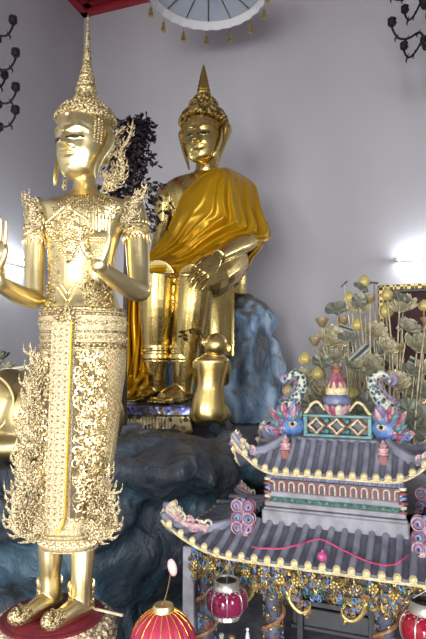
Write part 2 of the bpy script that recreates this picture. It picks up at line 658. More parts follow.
# ------------------------------------------------------------------ standing crowned figure on its lotus pedestal
YS = 2.2
M = mp(YS)
PC = W(53, 613, YS)                       # centre of the pedestal top
ZP = PC.z
ped = thing('pedestal', 'round cream-gold carved pedestal with red top under the standing crowned figure', 'pedestal', (PC.x, PC.y, 0))
REDTOP = plain('crimson_pedestal_paint', (.13, .007, .018), .5, 0, .3, 20)
CREAMC = ornate('cream_gold_carving', (.80, .68, .47), (.22, .15, .08), .5, 70, .9, .008, metal=.35)
mb = MB()
mb.lathe((PC.x, PC.y, 0), [(0, 0), (.34, 0), (.34, .06), (.31, .08), (.30, .14), (.24, .18), (.23, .34), (.25, .38), (.27, .42), (.25, .45), (.235, .47), (.225, ZP - .075), (.215, ZP - .03), (.200, ZP - .012), (0, ZP - .012)], 56)
for k in range(36):
    a = 2 * pi * k / 36
    mb.tube([(PC.x + r * cos(a), PC.y + r * sin(a), z) for r, z in ((.205, ZP - .018), (.228, ZP - .045), (.236, ZP - .08), (.232, ZP - .115))], [.008, .017, .016, .004], 6, 8)
mb.build('carved_body', CREAMC, ped)
mb = MB()
mb.lathe((PC.x, PC.y, 0), [(0, ZP - .014), (.196, ZP - .014), (.198, ZP - .006), (.192, ZP - .002), (.178, ZP - .003), (.174, ZP), (0, ZP)], 56)
mb.build('red_top', REDTOP, ped)

GOLDF = ornate('flame_gold', (.74, .62, .38), (.18, .12, .05), .42, 150, .8, .004, metal=.75)
st = thing('standing_buddha', 'tall gold figure in a spired crown standing with both palms raised, on the red-topped pedestal', 'statue', (PC.x, PC.y, ZP))


def sec(cx, cy, hw, Y=YS, dr=.62, n=36, pw=1.0):
    c = W(cx, cy, Y); a = hw * mp(Y)
    r = []
    for j in range(n):
        th = 2 * pi * j / n
        x = cos(th); y = sin(th)
        x = abs(x) ** pw * (1 if x > 0 else -1); y = abs(y) ** pw * (1 if y > 0 else -1)
        r.append(c + V((a * x, a * dr * y, 0)))
    return r


def secloft(rows, res):
    q = catmull(rows, res)
    return [sec(*r) for r in q]


body = MB()
YAW = radians(24)
# torso
body.rings(secloft([(82, 330, 38, YS, .74), (82, 312, 39, YS, .72), (81.5, 297, 35, YS, .7), (81, 280, 32.5, YS, .7), (82, 258, 34, YS, .68), (83, 238, 37.5, YS, .66),
                    (85, 220, 44, YS, .56), (86, 209, 49, YS, .48), (86.5, 203, 46, YS, .44), (86, 198.5, 30, YS, .5), (85.5, 194, 17, YS, .75), (85, 186, 11.8, YS, .95), (84, 172, 11.5, YS, .95)], 44))
# arms
Ae = W(35, 299, 2.17); Aw = W(1, 284, 1.93)
limb(body, [W(45, 204, 2.2), W(36, 212, 2.2), W(35, 240, 2.2), W(34.5, 272, 2.19), Ae], [.035, .043, .041, .040, .037])
limb(body, [W(35, 290, 2.18), Ae, W(20, 295, 2.06), Aw, W(-4, 272, 1.91)], [.030, .036, .037, .029, .024])
Be = W(140, 292, 2.16); Bw = W(103, 269, 1.97)
limb(body, [W(124, 203, 2.22), W(134, 211, 2.22), W(137, 240, 2.22), W(138.5, 270, 2.2), Be], [.036, .049, .050, .047, .040])
limb(body, [W(140, 280, 2.18), Be, W(123, 284, 2.06), Bw, W(99, 258, 1.955)], [.033, .041, .037, .030, .025])
# legs and shoes
for lx, top, an, heel, tip in ((50.5, 545, 584, (60, 607), (17, 627)), (82.5, 548, 588, (91, 612), (50, 632))):
    h = G(heel[0], heel[1], ZP); t = G(tip[0], tip[1], ZP)
    d = (t - h); Lf = d.length; d.normalize()
    ank = h + d * .25 * Lf
    topp = W(lx, 526, YS + .01)
    limb(body, [W(lx * .55 + 82 * .45, 322, YS), W(lx * .8 + 80 * .2, 430, YS), topp + V((0, 0, -.03))], [.075, .070, .055], 18)
    limb(body, [topp, W(lx, 556, YS * .55 + ank.y * .45), W(lx - .5, an - 10, ank.y), ank + V((0, 0, .085)), ank + V((0, 0, .03))],
         [.052, .047, .041, .040, .036], 20)
    limb(body, [h + V((0, 0, .032)), h + d * .1 * Lf + V((0, 0, .036)), h + d * .4 * Lf + V((0, 0, .042)), h + d * .7 * Lf + V((0, 0, .032)), h + d * .95 * Lf + V((0, 0, .026))],
         [.022, .034, .040, .034, .024], 18)
hd = Head(W(84.5, 184, 2.17), .345, YAW, .90, 0.0, (.062, .24, .40))
hm = MB(); hd.mesh(hm); body.join(hm)
body.ball(W(99.5, 265, 1.955), .034, 18, 12)
body.ball(W(-4.5, 277, 1.91), .028, 18, 12)
body.join(hand(W(98.5, 266, 1.945), V((.0, .02, 1)), V((-.35, -1, .05)), V((-1, .15, 0)), .235, .03, None, .80))
body.join(hand(W(-5, 275, 1.905), V((.02, .05, 1)), V((-.45, -1, .05)), V((1, -.3, 0)), .215, .06, None, .80))
body = body.remesh(.0026, 5)
body.build('gilded_body', GOLD, st, ang=180)
BV = body.bvh()
hd.eyes('eye', st, WHITE, DARK)
for sg in (-1, 1):                       # engraved brows
    mb = MB()
    mb.tube([hd.fa(sg * (.02 + .25 * k / 9), .575 + .062 * sin(pi * k / 9.0) - .004, .004) for k in range(10)], [.002 + .0032 * sin(pi * (k + .5) / 10) for k in range(10)], 5)
    mb.build('eyebrow', GOLDC, st)
mb = MB()
mb.ball(hd.at(0, .73, .004), (.011, .006, .013), 8, 6)
mb.build('forehead_jewel', GOLDC, st)

# hairline band and crown
HC = hd.c + V((0, .0, 0)) + hd.fv * (-.0)
rim = HC + V((0, 0, .815 * .345))
mb = MB()
cz = rim.z
RW = 30.0 * M
prof = [(.80, -.030), (.90, -.030), (.99, -.020), (1.02, -.002), (.98, .012), (.88, .018), (.86, .024), (.74, .032), (.72, .038), (.60, .046), (.58, .052), (.48, .060), (.46, .068), (.40, .076), (.38, .086), (.34, .096)]
mb.lathe(rim, [(r * RW, z) for r, z in prof], 56, lambda th, z, k: 1 + .018 * cos(28 * th) * (k % 2))
for k in range(40):
    a = 2 * pi * k / 40
    for rr, z, s in ((1.0, -.012, .0085), (.88, .022, .007), (.60, .050, .0065)):
        mb.ball(rim + V((rr * RW * cos(a), rr * RW * sin(a), z)), s, 6, 5)
for k in range(26):
    a = 2 * pi * k / 26
    er = V((cos(a), sin(a), 0)); et = V((-sin(a), cos(a), 0))
    for rr, z, s in ((.80, .032, .018), (.58, .054, .016), (.44, .076, .014)):
        mb.curl(rim + er * rr * RW + V((0, 0, z)), et, V((0, 0, 1)), s, turns=1.1, n=9, hand=1 if k % 2 else -1)
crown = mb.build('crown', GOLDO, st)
mb = MB()
b0 = rim.z + .088
tipz = W(88.5, 19, 2.2).z
Hs = tipz - b0
pr = []
for k, (u, r) in enumerate(((0, 10.5), (.04, 9.6), (.08, 11.5), (.11, 9.2), (.16, 9.8), (.19, 7.4), (.24, 8.2), (.27, 6.0), (.31, 6.6), (.34, 5.0), (.38, 5.4), (.41, 4.0), (.45, 4.6), (.50, 3.6), (.56, 4.0), (.60, 2.6), (.66, 2.4), (.70, 2.8), (.74, 1.9), (.85, 1.3), (.97, .7), (1, .2))):
    pr.append((r * M, Hs * u))
sp = V((rim.x, rim.y, b0))
mb.lathe(sp, pr, 28, lambda th, z, k: 1 + .06 * cos(10 * th) * (k % 2))
for u, r, n, s in ((.02, 10, 14, .014), (.12, 9.6, 12, .012), (.2, 7.6, 10, .011), (.29, 6.2, 9, .009), (.36, 5, 8, .008)):
    for k in range(n):
        a = 2 * pi * k / n
        mb.curl(sp + V((r * M * cos(a), r * M * sin(a), Hs * u)), V((-sin(a), cos(a), 0)), V((0, 0, 1)), s * 1.5, turns=1.1, n=8, hand=1 if k % 2 else -1)
mb.build('crown_spire', GOLDO, crown)
# beaded hair band at the temples + long ears
mb = MB()
for k in range(-9, 10):
    a = k / 9 * 2.2
    for t in (.765, .79):
        mb.ball(hd.pt(a, t, .002), .0058, 6, 5)
mb.build('beaded_hair_band', GOLDO, st)
for sg in (-1, 1):
    mb = MB()
    for k in range(9):
        for q in range(3):
            mb.ball(hd.pt(sg * (1.15 + .14 * q), .42 + .035 * k, .002), .0062, 6, 5)
    mb.build('temple_beading', GOLDO, st)
for sg in (-1, 1):
    mb = MB()
    side = hd.rv * sg
    e = [hd.pt(sg * 1.62, .62) + side * .006, hd.pt(sg * 1.68, .55) + side * .016, hd.pt(sg * 1.6, .40) + side * .018, hd.pt(sg * 1.5, .25) + side * .022, hd.pt(sg * 1.4, .1) + side * .034 + V((0, 0, -.01)), hd.pt(sg * 1.4, .1) + side * .036 + V((0, 0, -.045))]
    mb.tube(e, [.010, .021, .018, .014, .013, .006], 10, 20, flat=.5, nrm=side)
    mb.build('long_ear', GOLD, st)
# ear flame ornaments
for sg, pts, R in ((1, [(104, 186, 2.2), (117, 181, 2.2), (123, 168, 2.2), (120, 152, 2.2), (130, 136, 2.21), (133, 118, 2.22)], 5.2),
                   (-1, [(63, 188, 2.24), (65, 180, 2.24), (66.5, 168, 2.25), (66, 150, 2.26)], 2.2)):
    mb = MB()
    P = [W(*p) for p in pts]
    nr = V((.2, -1, 0))
    mb.flame(P, R * M * .65, 1, nr, 10, R * M * 1.8)
    if sg == 1:
        mb.flame([W(104, 160, 2.19), W(112, 150, 2.19), (W(115, 136, 2.19)), W(126, 126, 2.2)], 2.6 * M, -1, nr, 8, 7 * M)
        mb.flame([W(103, 172, 2.19), W(110, 178, 2.19), W(116, 172, 2.19), W(117, 160, 2.19)], 2.6 * M, 1, nr, 6, 6 * M)
        rnd = random.Random(3)
        for k in range(26):
            x = rnd.uniform(104, 121); y = rnd.uniform(140, 182)
            mb.curl(W(x, y, 2.2 + rnd.uniform(-.015, .015)), V((rnd.uniform(-1, 1), 0, rnd.uniform(-1, 1))), V((.3, -.2, 1)), 7 * M, hand=rnd.choice((-1, 1)))
    mb.build('ear_ornament', GOLDF, st)

# shoulder flames
for sg, sp1, sp2 in ((-1, [(41, 224), (31, 219), (34, 207), (26, 202), (24.5, 191)], [(40, 212), (33, 207), (32, 199), (36, 206)]),
                     (1, [(122, 222), (134, 214), (131, 204), (142, 197), (147, 182)], [(124, 210), (133, 205), (137, 196), (138, 188)])):
    mb = MB()
    nr = V((0, -1, .1))
    mb.flame([W(x, y, 2.13) for x, y in sp1], 3.6 * M, sg, nr, 8, 9.5 * M)
    mb.flame([W(x, y, 2.15) for x, y in sp2], 3.2 * M, -sg, nr, 6, 8 * M)
    cx = 32 if sg < 0 else 131
    for k in range(12):
        a = k * 2.4
        mb.curl(W(cx + 7 * sin(a) * sqrt(k / 12), 212 + 9 * cos(a) * sqrt(k / 12), 2.145), V((cos(a), 0, sin(a))), V((-sin(a), 0, cos(a))), 7 * M, hand=1 if k % 2 else -1)
    mb.build('shoulder_flame', GOLDF, st)


# bands round limbs
def band(c, ax, r, h, name, mat, n=18, sz=None, crests=True, parent=None):
    mb = MB(); ax = V(ax).normalized()
    mb.lathe(c, [(r * .98, -h / 2), (r * 1.08, -h / 2), (r * 1.12, -h * .36), (r * 1.04, -h * .3), (r * 1.05, h * .3), (r * 1.12, h * .36), (r * 1.08, h / 2), (r * .98, h / 2)], 28, up=ax)
    q = V((0, 0, 1)).rotation_difference(ax)
    for k in range(n):
        a = 2 * pi * k / n
        er = q @ V((cos(a), sin(a), 0)); et = q @ V((-sin(a), cos(a), 0))
        p = V(c) + er * r * 1.07
        mb.curl(p, et, ax, h * .5, turns=1.1, n=9, hand=1 if k % 2 else -1)
        if crests:
            for s in (1, -1):
                mb.tube([p + ax * s * h * .42, p + ax * s * h * .62 + er * h * .04, p + ax * s * h * .85], [h * .11, h * .1, h * .02], 5, 5)
    return mb.build(name, mat, parent or st)


band(W(35.5, 236, 2.2), W(36, 212, 2.2) - W(34.5, 272, 2.19), .044, .05, 'armlet', GOLDC)
band(W(136.5, 232, 2.22), W(134, 211, 2.22) - W(138.5, 270, 2.2), .052, .056, 'armlet', GOLDC, 20)
band(W(99.5, 259, 1.955), W(98, 240, 1.955) - W(103, 269, 1.97), .027, .018, 'bracelet', GOLDC, 14, crests=False)
band(W(-3, 272, 1.91), V((0, 0, 1)), .027, .018, 'bracelet', GOLDC, 14, crests=False)
band(W(49.5, 588, G(56, 609, ZP).y), V((0, 0, 1)), .043, .05, 'anklet', GOLDC)
band(W(81.5, 592, G(88, 614, ZP).y), V((0, 0, 1)), .043, .05, 'anklet', GOLDC)
# ornate toe scrolls
for heel, tip in (((60, 607), (17, 627)), ((91, 612), (50, 632))):
    h = G(*heel, ZP); t = G(*tip, ZP); d = (t - h).normalized(); L_ = (t - h).length
    s = V((-d.y, d.x, 0)); mb = MB()
    p = h + d * L_ * .95
    mb.tube([h + d * L_ * .72 + V((0, 0, .036)), p + V((0, 0, .034)), p + d * .022 + V((0, 0, .046)), p + d * .014 + V((0, 0, .072))], [.030, .034, .027, .008], 12, 14)
    for k in range(22):
        a = k * 2.4; zz = .02 + .045 * (k / 22)
        mb.curl(p + d * (.028 * cos(a)) + s * (.029 * sin(a)) + V((0, 0, zz)), s * cos(a) - d * sin(a), V((0, 0, 1)), .016, n=9)
    for k in range(7):
        mb.ball(h + d * L_ * (.25 + .07 * k) + V((0, 0, .086 - .007 * k)), .007, 6, 5)
    mb.build('shoe_scroll', GOLDO, st)

# palm medallion and finger rings of the raised hand
mb = MB()
for k in range(9):
    a = 2 * pi * k / 9
    l, n_ = onto(BV, 98 + 3.2 * cos(a), 253 + 3.4 * sin(a))
    if l: mb.ball(l + n_ * .002, .0048, 6, 5)
l, n_ = onto(BV, 98, 253)
if l: mb.ball(l + n_ * .002, .006, 7, 5)
for k in range(9):
    for yy, hgt in ((240, .005), (243, .004), (237.5, .004)):
        l, n_ = onto(BV, 90.5 + 1.9 * k, yy + .5 * (k % 2))
        if l: mb.ball(l + n_ * .0015, hgt, 6, 5)
mb.build('palm_ornament', GOLDC, st)

# breast ornament
mb = MB()
filigree(mb, BV, [(46, 222), (56, 213), (66, 205), (80, 213), (88, 222), (92, 232), (82, 240), (74, 256), (69, 264), (64, 250), (54, 240), (46, 232)], 150, .022, 2.6, 1.2, 1)
mb.build('breast_scrollwork', GOLDC, st); mb = MB()
filigree(mb, BV, [(60, 215), (68, 207), (77, 218), (75, 236), (68, 245), (60, 234)], 50, .026, 2.4, 1.3, 2)
mb.build('breast_ornament', GOLDC, st); mb = MB()
for a, b in (((88, 222), (69, 262)), ((46, 224), (69, 262)), ((46, 224), (66, 206)), ((66, 206), (89, 221))):
    for k in range(17):
        l, n_ = onto(BV, a[0] + (b[0] - a[0]) * k / 16, a[1] + (b[1] - a[1]) * k / 16)
        if l: mb.ball(l + n_ * .004, .0068, 6, 5)
mb.build('beaded_border', GOLDC, st)
mb = MB()
filigree(mb, BV, [(52, 206), (64, 199), (76, 195), (94, 195), (110, 199), (124, 205), (118, 222), (104, 218), (90, 214), (78, 209), (66, 205), (54, 214)], 120, .017, 2.8, 1.0, 5)
mb.build('collar', GOLDU, st); mb = MB()
for k in range(26):
    for dy in (0, 4, 8):
        l, n_ = onto(BV, 54 + 62 * k / 25, 206 - 9 * sin(pi * k / 25) + dy)
        if l: mb.ball(l + n_ * .002, .0052, 6, 5)
mb.build('collar_beading', GOLDU, st)
mb = MB()
filigree(mb, BV, [(82, 286), (98, 280), (112, 286), (114, 302), (100, 306), (84, 302)], 46, .022, 3.0, 1.2, 8)
mb.build('waist_scrollwork', GOLDO, st); mb = MB()
filigree(mb, BV, [(46, 284), (54, 290), (56, 304), (47, 308)], 16, .02, 3.0, 1.2, 9)
mb.build('waist_scrollwork', GOLDO, st); mb = MB()
filigree(mb, BV, [(44, 226), (60, 244), (60, 285), (50, 290), (47, 262)], 54, .014, 3.2, 1.0, 10)
mb.build('torso_scrollwork', GOLDC, st); mb = MB()
filigree(mb, BV, [(76, 250), (90, 232), (96, 262), (90, 284), (78, 290)], 54, .014, 3.2, 1.0, 11)
mb.build('torso_scrollwork', GOLDC, st); mb = MB()
for x0, y0, x1, y1 in ((58, 288, 68, 302), (78, 286, 68, 302), (62, 285, 68, 294), (75, 284, 68, 294)):
    for k in range(9):
        l, n_ = onto(BV, x0 + (x1 - x0) * k / 8, y0 + (y1 - y0) * k / 8)
        if l: mb.ball(l + n_ * .002, .0052, 6, 5)
mb.build('chevron_beading', GOLDC, st)

# skirt
SK = [(82.5, 306, 41.5), (83, 312, 43), (83.5, 330, 43), (83.5, 347, 42.8), (82.5, 375, 42), (80.5, 402, 41), (77.5, 440, 39), (74.5, 480, 36), (71, 520, 31.8), (69.3, 545, 29.2), (69, 554, 28.6)]


def skv(py):
    for (c0, y0, h0), (c1, y1, h1) in zip(SK, SK[1:]):
        if py <= y1:
            u = max(0, (py - y0) / (y1 - y0)); return c0 + (c1 - c0) * u, h0 + (h1 - h0) * u
    return SK[-1][0], SK[-1][2]


def fpy(py, h):
    """ring height whose front reads at image row py"""
    return 367 + (py - 367) * (1 - .72 * h / F)


def skp(px, py, off=0.0):
    """point on the front of the skirt surface"""
    c, h = skv(py)
    w = W(c, fpy(py, h), YS); r = h * M
    s = (px - c) / h
    for _ in range(6):
        s = max(-.995, min(.995, s))
        Y = w.y - r * .72 * sqrt(1 - s * s)
        s = .5 * s + .5 * ((px - CX) / F * Y - w.x) / r
    s = max(-.995, min(.995, s)); a = math.asin(s)
    return w + V((r * s, -r * .72 * cos(a), 0)) + V((sin(a) * .4, -cos(a), 0)) * off


mb = MB()
rows = catmull([(c, y, h, YS, .72) for c, y, h in SK], 60)
mb.rings([sec(r[0], fpy(r[1], r[2]), r[2] * (1.0 - .012 * cos(8 * pi * i / 59)), YS, .72, 64) for i, r in enumerate(rows)])
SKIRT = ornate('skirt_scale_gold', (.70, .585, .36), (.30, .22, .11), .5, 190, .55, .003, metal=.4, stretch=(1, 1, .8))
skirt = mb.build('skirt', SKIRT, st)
SB = mb.bvh()
# chevron weave raised on the right flank
mb = MB()
for k in range(40):
    y = 345 + k * 4.6
    c, h = skv(y)
    x0 = c + h * .55; x1 = c + h * .98
    pts = []
    for q in range(7):
        x = x0 + (x1 - x0) * q / 6
        pts.append(skp(x, y + 3.2 * (1 if q % 2 else -1) * .8, .002))
    mb.tube(pts, .0032, 5)
mb.build('chevron_weave', GOLDC, skirt)
# lower hem border
mb = MB()
for y in (536, 540, 551):
    c, h = skv(y)
    mb.tube([skp(c + h * sin(pi * (k / 24 - .5)), y, .003) for k in range(25)], .0038, 6)
for k in range(24):
    c, h = skv(545)
    p = skp(c + h * .97 * sin(pi * (k / 23 - .5)), 545.5, .002)
    mb.curl(p, V((1, 0, 0)), V((0, 0, 1)), .020, hand=1 if k % 2 else -1)
mb.build('hem_border', GOLDC, skirt)
# belt and buckle
mb = MB()
for y, r in ((308, .009), (313, .007), (331, .005), (344, .009), (347, .006)):
    c, h = skv(y)
    mb.tube([skp(c + h * sin(pi * (k / 30 - .5)), y, .004) for k in range(31)], r, 7)
for k in range(26):
    for y, s in ((322, .024), (337, .020)):
        c, h = skv(y)
        p = skp(c + h * .98 * sin(pi * (k / 25 - .5)), y, .003)
        mb.curl(p, V((1, -.01, 0)), V((0, 0, 1)), s, r=s*.11, n=10, hand=1 if k % 2 else -1)
mb.build('belt', GOLDO, st)
mb = MB()
bc = skp(66, 318, .012)
bn = V((-.3, -1, 0)).normalized(); bt = V((1, -.3, 0)).normalized()
mb.lathe(bc, [(.0, -.012), (.030, -.012), (.034, -.004), (.028, .004), (.018, .007), (.016, .014), (0, .018)], 20, up=bn)
for k in range(12):
    a = 2 * pi * k / 12
    p = bc + bt * .036 * cos(a) + V((0, 0, .036 * sin(a)))
    mb.ball(p, .008, 7, 5)
    mb.tube([p, p + (bt * cos(a) + V((0, 0, sin(a)))) * .022], [.008, .001], 6)
mb.build('belt_buckle', GOLDO, st)
# long front panel with a rounded foot
mb = MB()
def fpan(u, v):
    y = 322 + (531 - 322) * u
    w = 9.3 if u < .9 else 9.3 * sqrt(max(0, 1 - ((u - .9) / .1) ** 2)) + .3
    c, h = skv(y)
    cx = 63.5 - 2.5 * u
    return skp(cx + (v * 2 - 1) * w, y, .016)
mb.sheet(fpan, 70, 8, .008)
pan = mb.build('front_panel', SKIRT, st)
mb = MB()
for k in range(34):
    y = 330 + k * 5.7; cx = 63.5 - 2.5 * (y - 322) / 209
    for dx in (-5.5, 0, 5.5):
        mb.curl(skp(cx + dx, y, .022), V((1, 0, 0)), V((0, 0, 1)), .015, r=.0021, n=8, sides=4, hand=1 if (k + (dx > 0)) % 2 else -1)
mb.build('panel_scrollwork', GOLDC, pan)
mb = MB()
ln = [skp(63.5 - 2.5 * u + 9.6, 322 + 190 * u, .022) for u in [k / 30 for k in range(31)]] + [skp(69, 522, .022), skp(66, 528, .022), skp(61.5, 531, .022)]
mb.tube(ln, .0048, 6)
mb.build('panel_edging', GOLDY, pan)
# filigree columns each side of the panel
SKB = SB
for poly, n, s, sd in (([(77, 352), (99, 352), (105, 380), (104, 420), (102, 470), (96, 520), (76, 520), (76, 440)], 230, .038, 21),
                       ([(42, 352), (54, 352), (54, 400), (50, 470), (48, 525), (41, 520), (40, 440), (40, 380)], 120, .036, 22)):
    mb = MB()
    filigree(mb, SB, poly, n, s, 3.3, 1.0, sd)
    mb.build('skirt_filigree', GOLDC, skirt)
# dark ground behind the filigree (dark brown sheets filling its gaps)
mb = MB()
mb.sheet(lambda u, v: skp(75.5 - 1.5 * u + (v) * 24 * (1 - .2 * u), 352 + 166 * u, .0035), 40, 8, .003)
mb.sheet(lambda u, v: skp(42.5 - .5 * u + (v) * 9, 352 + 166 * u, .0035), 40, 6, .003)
mb.build('filigree_ground', plain('dark_brown_ground', (.10, .07, .035), .6, .3, .4, 40), skirt)
# flame flaps on the skirt sides
FL = [([(46, 402), (36, 404), (30, 392), (32, 372), (30, 342)], 6.0, 8),
      ([(45, 384), (38, 380), (36, 366), (38, 352)], 4.5, 6),
      ([(45, 436), (32, 438), (25, 424), (29, 402), (26, 374)], 6.4, 8),
      ([(45, 478), (28, 478), (19, 462), (24, 440), (20, 410)], 6.6, 9),
      ([(46, 508), (30, 512), (18, 500), (22, 480), (19, 458)], 5.6, 8),
      ([(46, 520), (36, 530), (22, 533), (12, 522), (14, 505), (11, 479)], 6.6, 10)]
for pts, R, n in FL:
    mb = MB()
    P = [W(x, y, 2.13 + .0006 * (46 - x)) for x, y in pts]
    mb.flame(P, R * M * .9, 1, V((-.15, -1, 0)), n, R * M * 2.5)
    # inner lace between the horn and the skirt
    cx = sum(p[0] for p in pts) / len(pts) + 6; cy = sum(p[1] for p in pts) / len(pts)
    rnd = random.Random(int(cy))
    for k in range(15):
        x = cx + rnd.uniform(-9, 10); y = cy + rnd.uniform(-16, 24)
        mb.curl(W(min(x, 48), y, 2.12 + rnd.uniform(-.012, .012)), V((rnd.uniform(-1, 1), 0, rnd.uniform(-1, 1))), V((.2, -.1, 1)), rnd.uniform(8, 11) * M, r=.0058, hand=rnd.choice((-1, 1)))
    mb.build('skirt_flame', GOLDF, st)
for pts, R, n in (([(88, 524), (97, 535), (108, 534), (115, 520), (111, 504), (117, 480)], 5.5, 9), ([(90, 505), (100, 512), (108, 505), (109, 490)], 4.5, 7), ([(96, 486), (104, 488), (108, 476), (109, 462)], 4, 6)):
    mb = MB()
    P = [W(x, y, 2.07 + .001 * abs(x - 90)) for x, y in pts]
    mb.flame(P, R * M * .9, -1, V((.1, -1, 0)), n, R * M * 2.5)
    cx = sum(p[0] for p in pts) / len(pts) - 4; cy = sum(p[1] for p in pts) / len(pts)
    rnd = random.Random(int(cy))
    for k in range(11):
        mb.curl(W(cx + rnd.uniform(-9, 8), cy + rnd.uniform(-12, 14), 2.07 + rnd.uniform(-.01, .012)), V((rnd.uniform(-1, 1), 0, rnd.uniform(-1, 1))), V((.2, -.1, 1)), rnd.uniform(8, 11) * M, r=.0058, hand=rnd.choice((-1, 1)))
    mb.build('skirt_flame', GOLDF, st)

# pale wooden stick lying on the pedestal behind the foot
mb = MB()
za = ZP + .0052
a_ = G(92, 608.2, za); b_ = G(123, 615.5, za)
mb.tube([a_, a_ * .5 + b_ * .5, b_], .0055, 8)
tag(mb.build('wooden_stick', plain('pale_stick_wood', (.55, .45, .32), .6, 0, .15, 40)),
    'pale wooden stick lying on the pedestal behind the standing figure\'s foot', 'stick')

# ------------------------------------------------------------------ rocks
ROCKD = rockmat('painted_dark_rock', [(.30, (.012, .015, .021)), (.42, (.040, .052, .068)), (.50, (.026, .046, .066)), (.57, (.038, .085, .125)), (.65, (.15, .26, .37)), (.74, (.045, .09, .13)), (.84, (.04, .046, .058))], 2.6, 9, bstr=1.0, dust=(.085, .087, .098), lo=.45, hi=.9)
ROCKB = rockmat('painted_blue_rock', [(.28, (.02, .028, .04)), (.42, (.07, .10, .14)), (.48, (.18, .30, .47)), (.57, (.33, .48, .66)), (.65, (.58, .68, .78)), (.71, (.13, .18, .25)), (.85, (.14, .16, .19))], 3.0, 9, bstr=1.0, dust=(.17, .175, .18), lo=.2, hi=.6)


def rock(name, lumps, vox, amp, mat, seed, label, cat='rock', fine=.3, ridge=.5, flats=(), base=None):
    mb = MB()
    for l in lumps:
        c, r = V(l[0]), l[1]
        q = Quaternion((0, 0, 1), radians(l[2])) if len(l) > 2 else None
        if len(l) > 3: q = q @ Quaternion((0, 1, 0), radians(l[3]))
        mb.ball(c, r, 28, 18, q)
    mb = mb.remesh(vox, 3)
    me = mb.mesh(); N = [v.normal.copy() for v in me.vertices]
    bpy.data.meshes.remove(me)
    o = V((seed * 3.1, seed * 1.7, 0)); vs = []
    for p, n in zip(mb.v, N):
        p = V(p); s = V((p.x, p.y, p.z * .6)) + o
        d = noise.noise(s * 1.7) * 1.0 + noise.noise(s * 4.1) * .5 - abs(noise.noise(s * 3.0)) * ridge * 1.6 + noise.noise(s * 11) * fine * .6 - abs(noise.noise(s * 8)) * fine - abs(noise.noise(s * 17)) * fine * .45 + noise.noise(s * 31) * fine * .16
        q = p + n * d * amp
        if q.z < 0: q.z = 0
        for bd_, nr_ in ((CORNER, DL), (CORNER, -DB)):
            k_ = (q - bd_).dot(nr_) + .03
            if k_ > 0: q = q - nr_ * k_
        for (fx, fy, fr_, fz) in flats:
            dd = sqrt((q.x - fx) ** 2 + (q.y - fy) ** 2) / fr_
            if dd < 1.25 and q.z > fz - .25:
                w_ = 1 if dd < 1 else (1.25 - dd) / .25
                q.z = min(q.z, q.z + (fz - q.z) * w_) if q.z > fz else q.z + (fz - q.z) * w_ * (1 if q.z > fz - .12 else 0)
        if base is not None:
            l_, n_, i_, d_ = base.ray_cast(V((q.x, q.y, 5)), V((0, 0, -1)))
            if l_ and q.z < l_.z - .03: q.z = l_.z - .03
        vs.append(tuple(q))
    mb.v = vs
    ob = mb.build(name, mat, ang=180)
    tag(ob, label, cat)
    return ob, mb


# lower ledge: broad slab with a swollen overhanging lip and a blue cliff below
lump = [((-.75, 4.6, .55), (1.75, 1.55, .66)), ((.25, 5.0, .55), (1.0, .95, .62)),
        (W(160, 462, 3.35), (.42, .5, .23), 0), (W(80, 478, 3.35), (.5, .5, .22), 0), (W(10, 500, 3.3), (.5, .5, .24)), (W(-80, 500, 3.3), (.5, .5, .24)),
        (W(205, 468, 3.45), (.28, .4, .20)), (W(248, 455, 3.7), (.36, .35, .25)),
        (W(120, 505, 3.22), (.16, .3, .18), 0, 20), (W(185, 478, 3.2), (.15, .24, .13), 0, -15), (W(222, 492, 3.4), (.10, .2, .16)),
        (W(118, 600, 3.72), (.34, .42, .75)), (W(165, 600, 3.85), (.22, .42, .8)), (W(205, 600, 3.7), (.16, .36, .8)), (W(240, 610, 3.95), (.30, .35, .85)), (W(40, 600, 3.8), (.5, .45, .75)), (W(-60, 600, 3.7), (.6, .5, .75)),
        (W(128, 520, 3.05), (.10, .2, .10), 0, 25), (W(100, 530, 3.1), (.14, .25, .12)), (W(182, 470, 3.05), (.17, .2, .13), 0, -8), (W(212, 478, 3.15), (.09, .2, .12)),
        (W(290, 560, 4.45), (.45, .42, .85))]
EB_ = W(30, 459, 3.3); MB_ = W(209, 419, 4.0); FB_ = W(155, 428, 4.3)
_, RB = rock('rock_ledge', lump, .024, .06, ROCKD, 2, 'low dark blue-black rock ledge with an overhanging lip, carrying the monkey and elephant', fine=.5, ridge=.8,
             flats=((EB_.x, 3.32, .42, EB_.z), (MB_.x, 4.05, .16, MB_.z), (FB_.x, 4.33, .42, W(150, 428, 4.02).z)))
# seat boulder behind the seated figure
lump = [(W(243, 326, 5.15), (.33, .38, .32), 0, 18), (W(252, 365, 5.0), (.27, .34, .46)), (W(236, 310, 5.2), (.22, .30, .18), 0, 10), (W(240, 395, 4.95), (.34, .3, .36)), (W(270, 405, 4.9), (.20, .25, .30)),
        (W(270, 365, 5.1), (.13, .25, .36), 0, -14), (W(279, 398, 4.98), (.12, .2, .30), 0, -8), (W(274, 352, 5.1), (.11, .2, .28), 0, -22), (W(262, 392, 4.78), (.10, .12, .26), 0, -6), (W(240, 372, 4.78), (.10, .14, .24), 0, 14), (W(225, 350, 5.2), (.34, .34, .55)), (W(190, 345, 5.45), (.40, .36, .58)), (W(220, 410, 5.1), (.5, .4, .4)), (W(160, 370, 5.45), (.30, .36, .55))]
_, RB2 = rock('seat_boulder', lump, .022, .055, ROCKB, 5, 'tall blue-grey boulder with a grey cap that the seated figure sits on', ridge=1.0, fine=.55, base=RB.bvh())


def topz(bvh, x, y, default):
    l, n, i, d = bvh.ray_cast(V((x, y, 4)), V((0, 0, -1)))
    return l.z if l else default


RBV = RB.bvh()

